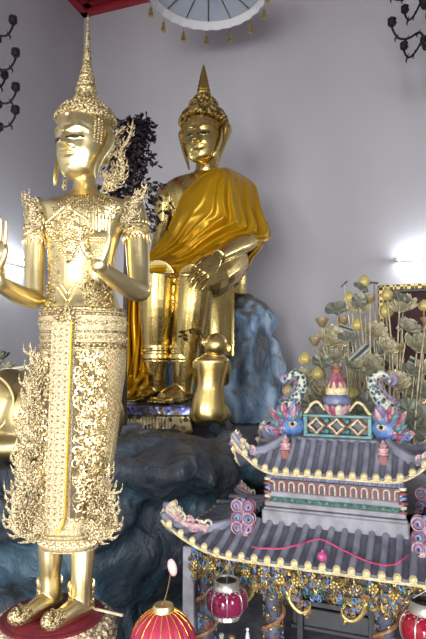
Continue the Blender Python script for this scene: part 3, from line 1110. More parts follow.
# ------------------------------------------------------------------ seated figure
YB = 4.6
B = mp(YB)
bl = W(175, 404, 4.35)
sb = thing('seated_buddha', 'large gold figure seated on the blue boulder, draped in bright yellow silk', 'statue', (bl.x, bl.y + .3, bl.z))
bd = MB()


def bsec(cx, cy, hw, Y, dr, n=32):
    c = W(cx, cy, Y); a = hw * mp(Y)
    return [c + V((a * cos(2 * pi * j / n), a * dr * sin(2 * pi * j / n), 0)) for j in range(n)]


q = catmull([(203, 296, 44, 4.95, .6), (205, 272, 42, 4.92, .6), (206, 250, 34, 4.85, .62), (206, 230, 33, 4.82, .62), (206, 212, 37, 4.8, .6), (206, 198, 42, 4.78, .52),
             (206.5, 187, 43, 4.78, .46), (207, 180, 36, 4.78, .46), (207, 175, 20, 4.77, .6), (207, 171, 12.5, 4.75, .85), (207, 162, 11.5, 4.74, .95), (207, 150, 12, 4.74, .95)], 48)
bd.rings([bsec(*r) for r in q])
# legs
for kn, an, hip in (((158, 278, 4.28), (155, 388, 4.42), (190, 280, 4.95)), ((195, 282, 4.20), (183, 390, 4.32), (222, 272, 4.9))):
    h, k, a = W(*hip), W(*kn), W(*an)
    bd.tube([h, h * .45 + k * .55 + V((0, 0, .03)), k], [.21, .185, .15], 20, 14)
    bd.tube([k + V((0, .02, .03)), k * .75 + a * .25, k * .4 + a * .6, a * .93 + k * .07, a + V((0, 0, -.03))], [.155, .148, .115, .088, .086], 20, 20)
# right thigh seen from the front between knee and hip
bd.tube([W(196, 284, 4.22), W(212, 276, 4.3), W(226, 262, 4.6), W(228, 262, 4.9)], [.14, .175, .19, .19], 18, 14)
# arms
bd.tube([W(172, 190, 4.8), W(167, 200, 4.8), W(165, 225, 4.82), W(160, 250, 4.8), W(158, 258, 4.7), W(153, 266, 4.45), W(150, 272, 4.3)], [.10, .115, .095, .085, .08, .066, .055], 18, 26)
bd.tube([W(238, 190, 4.85), W(244, 201, 4.88), W(250, 222, 4.86), W(251, 236, 4.76), W(245, 242, 4.58), W(231, 249, 4.34), W(218, 256.5, 4.14)], [.085, .10, .095, .092, .092, .078, .058], 18, 26)
# feet
ZF = W(165, 405, 4.1).z
for heel, toe in (((160, 392, 4.5), (126, 4.2)), ((188, 392, 4.42), (153, 4.06))):
    h = W(*heel); h.z = ZF + .05
    t = W(toe[0], 400, toe[1]); t.z = ZF + .035
    d = (t - h).normalized(); L_ = (t - h).length; s = V((-d.y, d.x, 0))
    fm = MB()
    fm.tube([h - d * .02, h + d * .12 * L_ + V((0, 0, .03)), h + d * .45 * L_ + V((0, 0, .022)), h + d * .78 * L_], [.045, .085, .082, .055], 16, 14)
    for k in range(5):
        o = h + d * L_ * .70 + s * (k - 2) * .034 + V((0, 0, -.008))
        fm.tube([o, o + d * .07 + V((0, 0, .004)), o + d * (.13 - .008 * abs(k - 1.5)) - V((0, 0, .006))], [.024, .021, .012], 9, 8)
    for i, p in enumerate(fm.v):
        if p[2] < ZF + .002: fm.v[i] = (p[0], p[1], ZF + .002)
    bd.join(fm)
hb = Head(W(205.5, 166, 4.66), .535, radians(20), .98, .13, (.06, .12, .36))
hm = MB(); hb.mesh(hm, 88, 76); bd.join(hm)
wv = W(219, 256, 4.14); tp = W(190, 290, 4.0)
bd.join(hand(wv, tp - wv, V((.2, 1, -.6)), V((-.7, .1, .7)), (tp - wv).length * 1.0, .06, None, .90))
wv = W(148, 272, 4.3); tp = W(139, 290, 4.1)
bd.join(hand(wv, tp - wv, V((0, 1, -.6)), V((.7, 0, .3)), .26, .12))
bd = bd.remesh(.0062, 5)
bd.build('gilded_body', GOLDB, sb, ang=180)
BBV = bd.bvh()
hb.eyes('eye', sb, WHITE, DARK)
for sg in (-1, 1):
    mb = MB()
    mb.tube([hb.fa(sg * (.02 + .25 * k / 9), .575 + .062 * sin(pi * k / 9.0) - .004, .003) for k in range(10)], [.003 + .005 * sin(pi * (k + .5) / 10) for k in range(10)], 5)
    mb.build('eyebrow', GOLDB, sb)
    mb = MB(); side = hb.rv * sg * (1 if sg > 0 else .45)
    e = [hb.pt(sg * 1.52, .64) + side * .018, hb.pt(sg * 1.52, .56) + side * .052, hb.pt(sg * 1.50, .42) + side * .046, hb.pt(sg * 1.45, .28) + side * .046, hb.pt(sg * 1.4, .12) + side * .055, hb.pt(sg * 1.35, .06) + side * .06 + V((0, 0, -.07))]
    mb.tube(e, [.026, .060, .046, .030, .026, .012], 12, 24, flat=.6, nrm=side)
    mb.build('long_ear', GOLDB, sb)
# cap of tight curls
cap = MB()
R = []
for i in range(15):
    u = i / 14
    ring = []
    for j in range(64):
        th = 2 * pi * j / 64
        c = cos(th)
        low = .70 + .075 * max(0, c) - .24 * max(0, -c) - .06 * (1 - abs(c))
        t = low + (.985 - low) * u
        p = hb.pt(th, min(t, .995), 0)
        ax = hb.c + hb.uv * (t * hb.H)
        ring.append(p + (p - ax).normalized() * .034 * (1 if i else .1))
    R.append(ring)
cap.rings(R)
topc = hb.c + hb.uv * hb.H + hb.fv * (-.02)
HB = hb.H
cap.lathe(topc + V((0, 0, -.07)), [(.20 * HB, 0), (.225 * HB, .05), (.215 * HB, .085), (.15 * HB, .115), (.145 * HB, .13), (.11 * HB, .16), (.075 * HB, .175), (0, .178)], 36)
for i in range(9):
    for j in range(40):
        th = 2 * pi * (j + .5 * (i % 2)) / 40
        c = cos(th); low = .71 + .075 * max(0, c) - .22 * max(0, -c) - .05 * (1 - abs(c))
        t = low + (.95 - low) * (i / 9)
        p = hb.pt(th, t, 0); ax = hb.c + hb.uv * (t * hb.H)
        cap.ball(p + (p - ax).normalized() * .036, .0165, 6, 5)
for r, z, n in ((.225, .05, 22), (.215, .085, 20), (.15, .115, 14), (.14, .135, 13), (.10, .16, 10)):
    for j in range(n):
        a = 2 * pi * j / n
        cap.ball(topc + V((r * HB * cos(a), r * HB * sin(a), z - .07)), .018, 6, 5)
cap.build('curled_hair', GOLDH, sb)
mb = MB()
tz = W(206, 70, 4.7).z; z0 = topc.z + .09
prof = []
for k in range(16):
    u = k / 15
    prof.append((.052 * (1 - u) ** .8 * (1 + .18 * (k % 2)) + .003, (tz - z0) * u))
mb.lathe(V((topc.x, topc.y, z0)), [(.03, -.03), (.066, -.012), (.060, 0)] + prof, 20, lambda th, z, k: 1 + .1 * cos(6 * th))
mb.build('flame_finial', gold('finial_gold', (.42, .28, .07), .4, .4, nscale=20), sb)

# ---- silk robe
def silk():
    m, nt, b = material('yellow_silk')
    setp(b, Base_Color=(.60, .33, .005, 1), Roughness=.33, Metallic=.45)
    bump(nt, b, noisetex(nt, texco(nt, (1, 1, 1)), 9, 4), .12, .02)
    return m
SILK = silk()
UP = [(216, 169, 4.66), (207, 174, 4.62), (196, 181, 4.60), (188, 189, 4.585), (181, 198, 4.58), (177, 209, 4.575), (172, 222, 4.58), (166, 234, 4.58), (158, 245, 4.55), (149, 255, 4.45)]
LO = [(225, 168, 4.88), (243, 175, 4.92), (254, 186, 4.94), (262, 211, 4.90), (270, 236, 4.76), (252, 241, 4.58), (226, 251, 4.44), (200, 264, 4.30), (174, 269, 4.24), (149, 269, 4.22)]
UPc = catmull(UP, 80); LOc = catmull(LO, 80)


def robe(u, v):
    i = u * 79; k = min(int(i), 78); f = i - k
    a = V(UPc[k]) * (1 - f) + V(UPc[k + 1]) * f
    b = V(LOc[k]) * (1 - f) + V(LOc[k + 1]) * f
    x = a.x + (b.x - a.x) * v; y = a.y + (b.y - a.y) * v
    bul = sin(pi * min(1, v * 1.0)) ** .8 * (.17 * sin(pi * min(1, u * 1.15 + .14)) + .05)
    Y = a.z + (b.z - a.z) * (v ** 3.0) - bul
    am = .036 * (.35 + .65 * min(1, max(0, v - .12) * 2.2)) * min(1, v * 6) * min(1, 1.9 * u + .10)
    f1 = sin(v * 25 + 3.4 * sin(u * 3.1 + .3) + 2 * u + 1.5 * noise.noise(V((u * 3, v * 2, 4.1)))); f2 = sin(v * 37 + 5 * u + 1.2 + 2.2 * noise.noise(V((u * 4, v * 3, 7.7))))
    fold = (1 - 2 * abs(f1) ** .8) * .9 + .45 * f2 + .7 * noise.noise(V((u * 6, v * 9, 1.3)))
    p = W(x, y, Y)
    return p + V((.2, -.8, .35)) * am * fold


mb = MB(); mb.sheet(robe, 96, 96, .012)
rb = mb.build('silk_robe', SILK, sb, ang=180)
# rolled neck edge and hem of the robe
mb = MB()
mb.tube([V(robe(k / 60, .012)) for k in range(61)], .017, 7)
mb.tube([V(robe(.38 + .62 * k / 60, .992)) for k in range(61)], .017, 7)
mb.build('rolled_hem', SILK, rb)
# loose end hanging from the forearm
mb = MB()
def tail(u, v):
    x = 243 + 22 * v - u * (8 + 8 * v) + 2.0 * sin(6 * u)
    y = 240 + 36 * u - 4 * v * (1 - u) - 7 * v * u
    return W(x, y, 4.70 + .06 * sin(v * 14 + u * 3) + .08 * v)
mb.sheet(tail, 24, 30, .012)
mb.build('robe_tail', SILK, sb, ang=180)
# fall of cloth at the side of the legs, spreading at the foot
mb = MB()
def fall(u, v):
    x = (126 + 20 * v) + (-5 + 3 * v) * u - 4 * (1 - v) * u ** 3 + 1.2 * sin(9 * u + 4 * v)
    y = 262 + 134 * u - 4 * (1 - v) * u
    Y = 4.46 + .055 * sin(v * 17 + 2.2 * sin(u * 4)) + .03 * sin(v * 31 + 4 * u) - .18 * u ** 4
    return W(x, y, Y)
mb.sheet(fall, 50, 44, .012)
def crumple(u, v):
    x = 122 + 26 * u; y = 372 + 24 * v + 3 * sin(5 * u)
    return W(x, y, 4.36 - .26 * v + .05 * sin(u * 13 + v * 9) + .03 * sin(v * 15))
mb.sheet(crumple, 30, 24, .012)
mb.build('robe_fall', SILK, sb, ang=180)
# gilded under-robe: wrapped shins, banded hem, side panel
mb = MB()
for k, (a, b_, Ya) in enumerate(((143, 172, 4.37), (171, 197.5, 4.29))):
    q = []
    for i in range(26):
        u = i / 25; y = 276 + 80 * u
        cx = (a + b_) / 2 + (4 if k else 2) * (1 - u); hw = (b_ - a) / 2 - .6 * (1 - u)
        c = W(cx, y, Ya - .04 * (1 - u)); r = hw * mp(Ya)
        q.append([c + V((r * cos(2 * pi * j / 28), r * .95 * sin(2 * pi * j / 28), 0)) for j in range(28)])
    mb.rings(q)
mb.build('wrapped_skirt', GOLDB, sb)
mb = MB()
for k, (a, b_, Ya) in enumerate(((142, 172.5, 4.37), (170, 198, 4.29))):
    for y, h, ex in ((347, .030, 1.05), (351, .014, 1.0), (356.5, .04, 1.07), (361, .016, 1.02)):
        c = W((a + b_) / 2, y, Ya); r = (b_ - a) / 2 * mp(Ya) * ex
        mb.lathe(c, [(r * .9, -h * .6), (r, -h * .45), (r * 1.02, 0), (r, h * .45), (r * .9, h * .6)], 30, sy=.95)
mb.build('banded_hem', GOLDB, sb)
mb = MB()
def panel(u, v):
    x = 204 + 30 * v; y = 285 + (71 - 4 * (1 - v)) * u
    return W(x, y, 4.62 - .10 * (1 - v) + .02 * sin(v * 9) * u)
mb.sheet(panel, 20, 20, .02)
mb.build('robe_panel', GOLDB, sb)

# mosaic footstool
pf = thing('mosaic_footstool', 'gold mosaic plinth with a blue band under the seated figure\'s feet', 'plinth', (bl.x, bl.y, 0))
def mosaic(name, cols, sc):
    m, nt, b = material(name)
    setp(b, Roughness=.3, Metallic=.5)
    v = nt.nodes.new('ShaderNodeTexVoronoi'); v.inputs['Scale'].default_value = sc
    nt.links.new(texco(nt), v.inputs['Vector'])
    r = ramp(nt, [(i / len(cols), c) for i, c in enumerate(cols)]); r.color_ramp.interpolation = 'CONSTANT'
    sp_ = nt.nodes.new('ShaderNodeSeparateColor'); nt.links.new(v.outputs['Color'], sp_.inputs[0])
    nt.links.new(sp_.outputs[0], r.inputs['Fac']); nt.links.new(r.outputs['Color'], b.inputs['Base Color'])
    bump(nt, b, v.outputs['Distance'], .5, .006)
    return m
MOSB = mosaic('blue_white_mosaic', [(.05, .06, .30), (.35, .38, .55), (.12, .10, .06), (.10, .12, .45), (.6, .6, .62), (.3, .22, .08)], 38)
MOSG = mosaic('gold_mosaic', [(.55, .43, .18), (.24, .18, .09), (.65, .52, .28), (.36, .27, .12), (.10, .09, .07), (.6, .5, .33)], 34)
pa = W(112, 405, 4.02); pb = W(196, 405, 4.02)
cx = (pa.x + pb.x) / 2; wd = pb.x - pa.x
q = Quaternion((0, 0, 1), radians(-6))
cc = V((cx, 4.33, 0))
zb = W(150, 428, 4.02).z
mb = MB(); mb.box(cc + V((0, 0, ZF - .035)), (wd, .68, .066), q, .008); mb.build('blue_band', MOSB, pf, ang=30)
mb = MB(); mb.box(cc + V((0, 0, (ZF - .07 + zb - .25) / 2)), (wd * .97, .65, ZF - .07 - (zb - .25)), q, .008)
for k in range(26):
    mb.lathe(cc + q @ V((wd * (-.48 + .96 * k / 25), -.33, ZF - .21)), [(.004, .0), (.028, .03), (.02, .08), (.004, .125)], 8)
mb.build('gold_body', MOSG, pf, ang=30)

# ------------------------------------------------------------------ kneeling monkey, seen from behind
YM = 3.98
mk = thing('monkey_statue', 'small gold kneeling monkey seen from behind, head tilted, beside the seated figure\'s feet', 'statue', W(208, 419, YM))
MMk = mp(YM)
kb = MB()
def ms(rows, res, dr):
    q = catmull(rows, res)
    kb.rings([bsec(r[0], r[1], r[2], YM, dr) for r in q])
ms([(209, 421, 16), (209, 414, 18), (208.5, 405, 17.4), (209, 395, 15.2), (210, 386, 13.6), (211, 376, 14.6), (211.5, 366, 17), (212, 360, 17.5), (213, 356, 12), (214, 352, 7)], 34, .72)
kb.ball(W(216, 345, YM - .02), (11.8 * MMk, .085, 12.3 * MMk), 20, 14, Quaternion((0, 1, 0), radians(18)))
kb.ball(W(213.5, 348, YM + .07), (.05, .06, .045), 14, 10)
for sx, s in ((195.5, -1), (227.5, 1)):
    kb.tube([W(sx + s * -5, 361, YM), W(sx - s * 2, 366, YM + .01), W(sx - s * 2, 376, YM + .07), W(sx - s * 3, 382, YM + .14), W(sx - s * 6, 377, YM + .21), W(sx - s * 8, 368, YM + .24)], [.04, .043, .036, .033, .026, .022], 14, 20)
    kb.tube([W(209 + s * 8, 412, YM), W(209 + s * 13, 414, YM + .12), W(209 + s * 12, 417, YM + .28)], [.085, .07, .055], 14, 12)
    kb.tube([W(209 + s * 12, 418, YM + .26), W(209 + s * 11, 419, YM + .1), W(209 + s * 9, 420, YM - .06)], [.05, .045, .03], 12, 12)
kb = kb.remesh(.009, 3)
GOLDM = gold('monkey_gold', (.78, .58, .22), .3, .12, nscale=5)
kb.build('gilded_body', GOLDM, mk, ang=180)
for x, y, s in ((228.5, 348, 1), (204.5, 342, -1)):
    mb = MB(); mb.ball(W(x, y, YM), (.022, .012, .034), 12, 8, Quaternion((0, 1, 0), radians(15 * s)))
    mb.tube([W(x, y - 3.5, YM - .01), W(x + s * 2, y, YM - .012), W(x, y + 3.5, YM - .01)], .007, 6, 9)
    mb.build('ear', GOLDM, mk)
# gilded branch it offers
mb = MB()
tw = [W(203, 352, YM + .26), W(203.5, 342, YM + .2), W(201, 333, YM + .16), W(193, 329, YM + .14), W(184, 332, YM + .14), W(183, 338, YM + .14)]
mb.tube(tw, [.008, .007, .006, .005, .004, .003], 6, 24)
tq = catmull(tw, 24)
rnd = random.Random(4)
for k in range(4, 24, 1):
    p = V(tq[k]); a = rnd.uniform(0, 6.28)
    d = V((cos(a), rnd.uniform(-.5, .5), sin(a))).normalized()
    mb.tube([p, p + d * .022, p + d * .045], [.003, .012, .002], 6, 7, flat=.35, nrm=d.orthogonal())
tag(mb.build('gilded_branch', gold('branch_gold', (.25, .19, .09), .4, .3, nscale=30)), 'thin leafy gilded branch held up in front of the kneeling monkey', 'branch')

# ------------------------------------------------------------------ elephant lying on the ledge at the left
YE = 3.35
el = thing('elephant_statue', 'gold lying elephant on the dark ledge at the left, mostly behind the standing figure', 'statue', W(30, 460, YE))
m_ = mp(YE)
eb = MB()
eb.ball(W(38, 412, YE), (50 * m_, .30, 48 * m_), 28, 20)
eb.ball(W(24, 410, YE + .02), (42 * m_, .28, 44 * m_), 24, 18)
eb.ball(W(2, 405, YE - .13), (25 * m_, .16, 36 * m_), 22, 16, Quaternion((0, 1, 0), radians(12)))
eb.tube([W(-12, 420, YE - .15), W(-14, 440, YE - .2), W(0, 447, YE - .24), W(25, 446, YE - .25), W(44, 445, YE - .25)], [.10, .085, .075, .068, .062], 16, 20)
eb.tube([W(70, 420, YE - .1), W(92, 435, YE - .16), W(80, 449, YE - .2), W(60, 450, YE - .22)], [.13, .09, .08, .075], 14, 14)
eb.ball(W(88, 398, YE + .02), (24 * m_, .2, 26 * m_), 20, 14)
eb.tube([W(104, 398, YE), W(114, 412, YE - .02), (W(113, 430, YE - .03)), W(106, 440, YE - .02)], [.085, .065, .05, .035], 12, 16)
eb = eb.remesh(.012, 5)
for i, p in enumerate(eb.v):
    pass
eb.build('gilded_body', GOLDE, el, ang=180)
mb = MB()
mb.tube([W(-20, 398, YE - .30), W(-6, 377, YE - .31), W(8, 384, YE - .30), W(14, 402, YE - .28), W(4, 424, YE - .27), W(-10, 432, YE - .26)], .012, 7, 30)
mb.build('thigh_ridge', GOLDE, el)
mb = MB()
mb.sheet(lambda u, v: W(78 + 16 * u, 388 + 30 * v * (1 - .35 * u * u), YE - .20 - .03 * sin(3 * u)), 10, 10, .015)
mb.build('ear', GOLDE, el)

# ------------------------------------------------------------------ model temple (altar shrine)
SO = V((.615, 2.7, 0)); SR = radians(-22)
sh = thing('altar_shrine', 'painted model temple with two grey tiled roofs, dragon finials and gold carved eaves', 'shrine', SO, SR)
SM = Matrix.Translation(SO) @ Matrix.Rotation(SR, 4, 'Z')


def Ls(x, y, z):
    return SM @ V((x, y, z))


TILE = plain('grey_roof_tile', (.205, .21, .265), .40, 0, .35, 14, .25)
TILED = plain('shaded_roof_bed', (.105, .11, .145), .55, 0, .3, 18, .2)  # darkened to paint in the shade of the valleys between rolls
CREAM = plain('cream_yellow_paint', (.60, .50, .28), .45, 0, .4, 45)
CREAMP = plain('pale_cream_paint', (.52, .46, .35), .5, 0, .4, 50)
PINK = plain('rose_paint', (.27, .075, .12), .45, 0, .45, 50)
PINKL = plain('pale_pink_paint', (.46, .27, .29), .45, 0, .4, 50)
BLUE = plain('sky_blue_paint', (.09, .18, .40), .4, 0, .45, 50)
BLUEG = plain('blue_grey_paint', (.13, .15, .24), .45, 0, .45, 40)
TEAL = plain('teal_green_paint', (.06, .18, .18), .4, 0, .45, 40)
GREEND = plain('dark_green_paint', (.03, .10, .075), .45, 0, .4, 50)
PURP = plain('mauve_paint', (.20, .16, .27), .45, 0, .4, 40)
REDP = plain('brick_red_paint', (.20, .05, .04), .5, 0, .25, 40)
ORNG = plain('orange_paint', (.22, .105, .05), .5, 0, .55, 50)
GREYW = plain('weathered_grey_wood', (.22, .22, .25), .6, 0, .3, 18, .3)
DGREY = plain('shaded_grey_wood', (.03, .03, .036), .5, 0, .35, 20)  # wood darkened so its colour carries the shade inside the shrine
INT = plain('dark_shrine_interior', (.03, .026, .028), .6, 0, .3, 12)
GILT = plain('carved_gilt', (.40, .29, .10), .38, .55, .6, 55)
GILTD = plain('old_carved_gilt', (.16, .10, .04), .45, .5, .4, 45)
SILV = plain('white_scale', (.55, .57, .50), .4, 0, .2, 60)

DIRS = [('front', lambda x, d, z: V((x, -d, z))), ('back', lambda x, d, z: V((-x, d, z))),
        ('left', lambda x, d, z: V((-d, -x, z))), ('right', lambda x, d, z: V((d, x, z)))]


def roof(name, ax, ay, zt, bx, by, ze, lift, pitch, rr, parent):
    """hipped roof with upswept corners; returns part and height function"""
    part = MB(); bed = []
    knobs = []; allr = MB()
    for nm, fr in DIRS:
        fb = nm in ('front', 'back')
        a, b = (ax, bx) if fb else (ay, by)
        dt, de = (ay, by) if fb else (ax, bx)
        x0 = b * (.52 if fb else .35)

        def S(x, s, off=0.0, a=a, b=b, dt=dt, de=de, x0=x0, fr=fr):
            k = max(0, (abs(x) - x0) / (b - x0))
            z = zt + (ze - zt) * (.62 * s + .38 * (1 - (1 - s) ** 2)) + lift * k ** 2.1 * s ** 1.6
            return fr(x, dt + (de - dt) * s, z + off)
        nu, nv = 48, 14
        P = [[S((a + (b - a) * (j / nv)) * (i / nu * 2 - 1), j / nv) for j in range(nv + 1)] for i in range(nu + 1)]
        vs = []; fs = []; w_ = nv + 1; kk = (nu + 1) * w_
        for off in (0, -.022):
            for row in P:
                for p in row: vs.append(p + V((0, 0, off)))
        for i in range(nu):
            for j in range(nv):
                q = i * w_ + j
                fs.append((q, q + 1, q + w_ + 1, q + w_)); fs.append((kk + q, kk + q + w_, kk + q + w_ + 1, kk + q + 1))
        for i in range(nu):
            q = i * w_ + nv; fs.append((q, kk + q, kk + q + w_, q + w_))
        part.mi = 1; part.add(vs, fs)
        part.mi = 0
        n = int((b - .02) / pitch)
        for k in range(-n, n + 1):
            x = k * pitch
            s0 = max(0.0, (abs(x) - a) / (b - a))
            if s0 > .94: continue
            pts = [S(x, s0 + (1.0 - s0) * q / 9, rr * .35) for q in range(10)]
            part.tube(pts, rr, 8)
            e = pts[-1]; o = fr(0, 1, 0)
            if nm != 'back': knobs.append((e, o))
        # eave board
        part.mi = 2
        part.tube([S(b * (q / 40 * 2 - 1), 1.0, -.016) + fr(0, .001, 0) for q in range(41)], .006, 6)
        part.mi = 0
    ob = part.build(name, [TILE, TILED, CREAM], parent, world=False, ang=50)
    km = MB()
    km.lathe((0, 0, 0), [(0, -.006), (.0138, -.006), (.0156, .0), (.0125, .006), (.0105, .007), (.0095, .012), (.005, .016), (0, .017)], 16, up=V((0, -1, .25)))
    kbx = [(-.020, -.024), (.020, -.024), (.020, -.006), (-.020, -.006)]
    km.box((0, -.001, -.0135), (.032, .009, .009), None, .003)
    k0 = None
    for e, o in knobs[:150]:
        if k0 is None:
            k0 = km.build('tile_end', CREAM, ob, world=False); k = k0
        else:
            k = k0.copy(); COL.objects.link(k); k.parent = ob
        k.location = e + o * .006
        k.rotation_euler = (0, 0, math.atan2(o.x, -o.y))
    # hips
    for sx in (-1, 1):
        for sy in (-1, 1):
            mb = MB(); pts = []
            for q in range(14):
                s = q / 13; x = ax + (bx - ax) * s; y = ay + (by - ay) * s
                z = zt + (ze - zt) * (.62 * s + .38 * (1 - (1 - s) ** 2)) + lift * s ** 1.6 * 1.0 * (max(0, (x - bx * .52) / (bx * .48)) ** 2.1)
                pts.append(V((sx * x, sy * y, z + .016)))
            mb.tube(pts, [.022] * 12 + [.02, .012], 8)
            mb.build('hip_ridge', TILE, ob, world=False)
    return ob, part


LOWER = dict(ax=.40, ay=.20, zt=.868, bx=.735, by=.45, ze=.782, lift=.128)
UPPER = dict(ax=.235, ay=.085, zt=1.238, bx=.465, by=.245, ze=1.118, lift=.148)
low, lowmb = roof('lower_roof', LOWER['ax'], LOWER['ay'], LOWER['zt'], LOWER['bx'], LOWER['by'], LOWER['ze'], LOWER['lift'], .058, .0160, sh)
upp, uppmb = roof('upper_roof', UPPER['ax'], UPPER['ay'], UPPER['zt'], UPPER['bx'], UPPER['by'], UPPER['ze'], UPPER['lift'], .0500, .0145, sh)


def cloud(c, s, mats, n=7, seed=0, up=V((0, 0, 1)), rt=V((1, 0, 0)), tall=1.0):
    """painted cloud-scroll ornament with real thickness"""
    mb = MB(); rnd = random.Random(seed); fw = V(rt).cross(V(up)).normalized()
    for lay in (-1, 1):
        for k in range(n):
            a = 2 * pi * k / n + .45 * lay
            mb.mi = rnd.randrange(len(mats))
            p = V(c) + V(rt) * (cos(a) * s * .42) + V(up) * (sin(a) * s * .5 * tall) + fw * lay * s * .10
            mb.curl(p, V(rt) * cos(a) + V(up) * sin(a), V(up) * cos(a) - V(rt) * sin(a), s * .46, r=s * .062, turns=1.5, n=14, sides=6, hand=rnd.choice((-1, 1)))
            mb.ball(p, s * .09, 8, 6)
    mb.mi = 0
    mb.ball(c, (s * .2, s * .10, s * .30 * tall), 12, 8)
    return mb


# hip ornaments and eave-tip scrolls
for sx in (-1, 1):
    for sy in (-1, 1):
        m = MB()
        for jx in (-1, 1):
            for jz in range(3):
                c = V((sx * .395 + jx * .027, sy * .285, .856 + .044 * jz + (.012 if jz == 2 else 0)))
                for lay in (-1, 1):
                    m.mi = (0, 2, 0)[jz]
                    m.curl(c + V((0, lay * .012, 0)), V((jx, 0, 0)), V((0, 0, 1)), .050, r=.0085, turns=1.7, n=18, sides=7, hand=1)
                    m.mi = 1 if (jz + (jx > 0)) % 2 else 3
                    m.tube([c + V((.027 * cos(2 * pi * k / 18), lay * .017, .027 * sin(2 * pi * k / 18))) for k in range(18)], .0034, 5, closed=True)
        m.mi = 0; m.ball((sx * .395, sy * .285, .90), (.026, .014, .07), 12, 9)
        m.mi = 2; m.ball((sx * .395, sy * .285, .972), (.016, .012, .02), 10, 7)
        m.mi = 3; m.box((sx * .395, sy * .285, .815), (.05, .036, .06))
        m.build('cloud_finial', [PURP, PINK, BLUEG, PINKL], low, world=False)
        m = cloud((sx * .70, sy * .42, .925), .085, [CREAMP, PINKL, CREAM, PURP], 7, 7 + sx)
        hp = [V((sx * x_, sy * y_, z_)) for x_, y_, z_ in ((.56, .335, .845), (.62, .375, .858), (.67, .405, .880), (.715, .435, .935), (.70, .428, .975))]
        m.mi = 0; m.flame(hp, .019, -sx, V((0, -1, .2)), 7, .056, spikes=False); m.mi = 1; m.flame([p_ + V((0, -.012, .012)) for p_ in hp[:4]], .012, sx, V((0, -1, .2)), 5, .04, spikes=False)
        for k in range(2):
            m.mi = k % 2
            m.curl((sx * (.66 - .035 * k), sy * (.405 - .022 * k), .905 - .018 * k), V((sx, 0, 0)), V((0, 0, 1)), .06 - .006 * k, r=.010, turns=1.4, n=14, sides=6)
        m.build('eave_scroll', [CREAMP, PINKL, CREAM, PURP], low, world=False)
        m = cloud((sx * .44, sy * .23, 1.232), .07, [CREAMP, PINKL, CREAM, PURP], 7, 11 + sx)
        hp = [V((sx * x_, sy * y_, z_)) for x_, y_, z_ in ((.345, .165, 1.155), (.39, .195, 1.185), (.425, .215, 1.215), (.455, .235, 1.265), (.445, .23, 1.30))]
        m.mi = 0; m.flame(hp, .016, -sx, V((0, -1, .2)), 6, .046, spikes=False); m.mi = 1; m.flame([p_ + V((0, -.010, .010)) for p_ in hp[:4]], .010, sx, V((0, -1, .2)), 4, .034, spikes=False)
        for k in range(2):
            m.mi = k % 2
            m.curl((sx * (.41 - .03 * k), sy * (.215 - .018 * k), 1.215 - .014 * k), V((sx, 0, 0)), V((0, 0, 1)), .05 - .006 * k, r=.009, turns=1.4, n=14, sides=6)
        m.build('eave_scroll', [CREAMP, PINKL, CREAM, PURP], upp, world=False)
        m = MB()
        m.mi = 1; m.box((sx * .225, sy * .150, 1.175), (.042, .04, .06), None, .004)
        m.mi = 0; m.lathe((sx * .225, sy * .150, 1.205), [(.026, 0), (.028, .006), (.02, .012), (.025, .02), (.024, .03), (.014, .034), (.018, .044), (.010, .052), (.002, .066)], 14)
        m.build('hip_finial', [PINKL, REDP], upp, world=False)

# storey between the roofs
m = MB()
m.box((0, 0, .965), (.60, .36, .24)); m.build('clerestory_wall', GREYW, sh, world=False, smooth=False)
m = MB()
for sy in (-1,):
    m.box((0, -.19, .955), (.635, .03, .024), None, .004)
    m.box((0, -.19, .895), (.66, .045, .07), None, .006); m.box((0, -.19, .934), (.645, .036, .012), None, .003)
    m.box((0, -.185, 1.0), (.615, .02, .026), None, .004)
m.build('ledge', GREYW, sh, world=False, ang=30)
m = MB(); rnd = random.Random(5)
for k in range(46):
    x = -.305 + .61 * k / 45
    m.mi = k % 3 == 0
    m.curl((x, -.192, .978 + .004 * sin(k)), V((1, 0, 0)), V((0, 0, 1)), .022, r=.0042, n=9, hand=1 if k % 2 else -1)
m.mi = 0
m.box((0, -.184, .978), (.61, .012, .022))
m.build('green_frieze', [GREEND, TEAL], sh, world=False)
m = MB(); m.box((0, -.184, 1.04), (.59, .012, .055)); m.build('arcade_backing', plain('dark_blue_red_paint', (.07, .035, .05), .5, 0, .4, 30), sh, world=False, smooth=False)
arc0 = None
for k in range(13):
    x = -.284 + .568 * k / 12
    if arc0 is None:
        m = MB()
        o = V((0, -.190, 1.016))
        m.mi = 2; m.box(o + V((0, .006, .022)), (.024, .006, .046))  # black panel stands for the shade inside the arch
        m.mi = 0
        pts = [V((-.0125, 0, 0)), V((-.0125, 0, .03))] + [V((-.0125 * cos(pi * q / 8), 0, .03 + .0125 * sin(pi * q / 8))) for q in range(1, 8)] + [V((.0125, 0, .03)), V((.0125, 0, 0))]
        m.tube([o + p for p in pts], .0034, 6)
        m.mi = 1
        pts = [V((p.x * 1.5, .002, p.z * 1.13)) for p in pts]
        m.tube([o + p for p in pts], .0035, 6)
        arc0 = m.build('arched_opening', [CREAMP, REDP, DARK], sh, world=False); a_ = arc0
    else:
        a_ = arc0.copy(); COL.objects.link(a_); a_.parent = sh
    a_.location = (x, 0, 0)
m = MB(); m.box((0, -.18, 1.085), (.62, .03, .03), None, .004)
for k in range(30):
    m.ball((-.30 + .6 * k / 29, -.196, 1.082), .008, 6, 5)
m.build('blue_cornice', BLUEG, sh, world=False)
for sx in (-1, 1):
    m = MB()
    for z, r, i in ((.97, .02, 0), (.99, .016, 1), (1.01, .021, 0), (1.03, .016, 2), (1.05, .021, 0), (1.07, .017, 1)):
        m.mi = i; m.lathe((sx * .305, -.185, z - .01), [(.004, 0), (r, .003), (r, .014), (.004, .018)], 12)
    m.build('corner_post', [REDP, CREAMP, BLUE], sh, world=False)

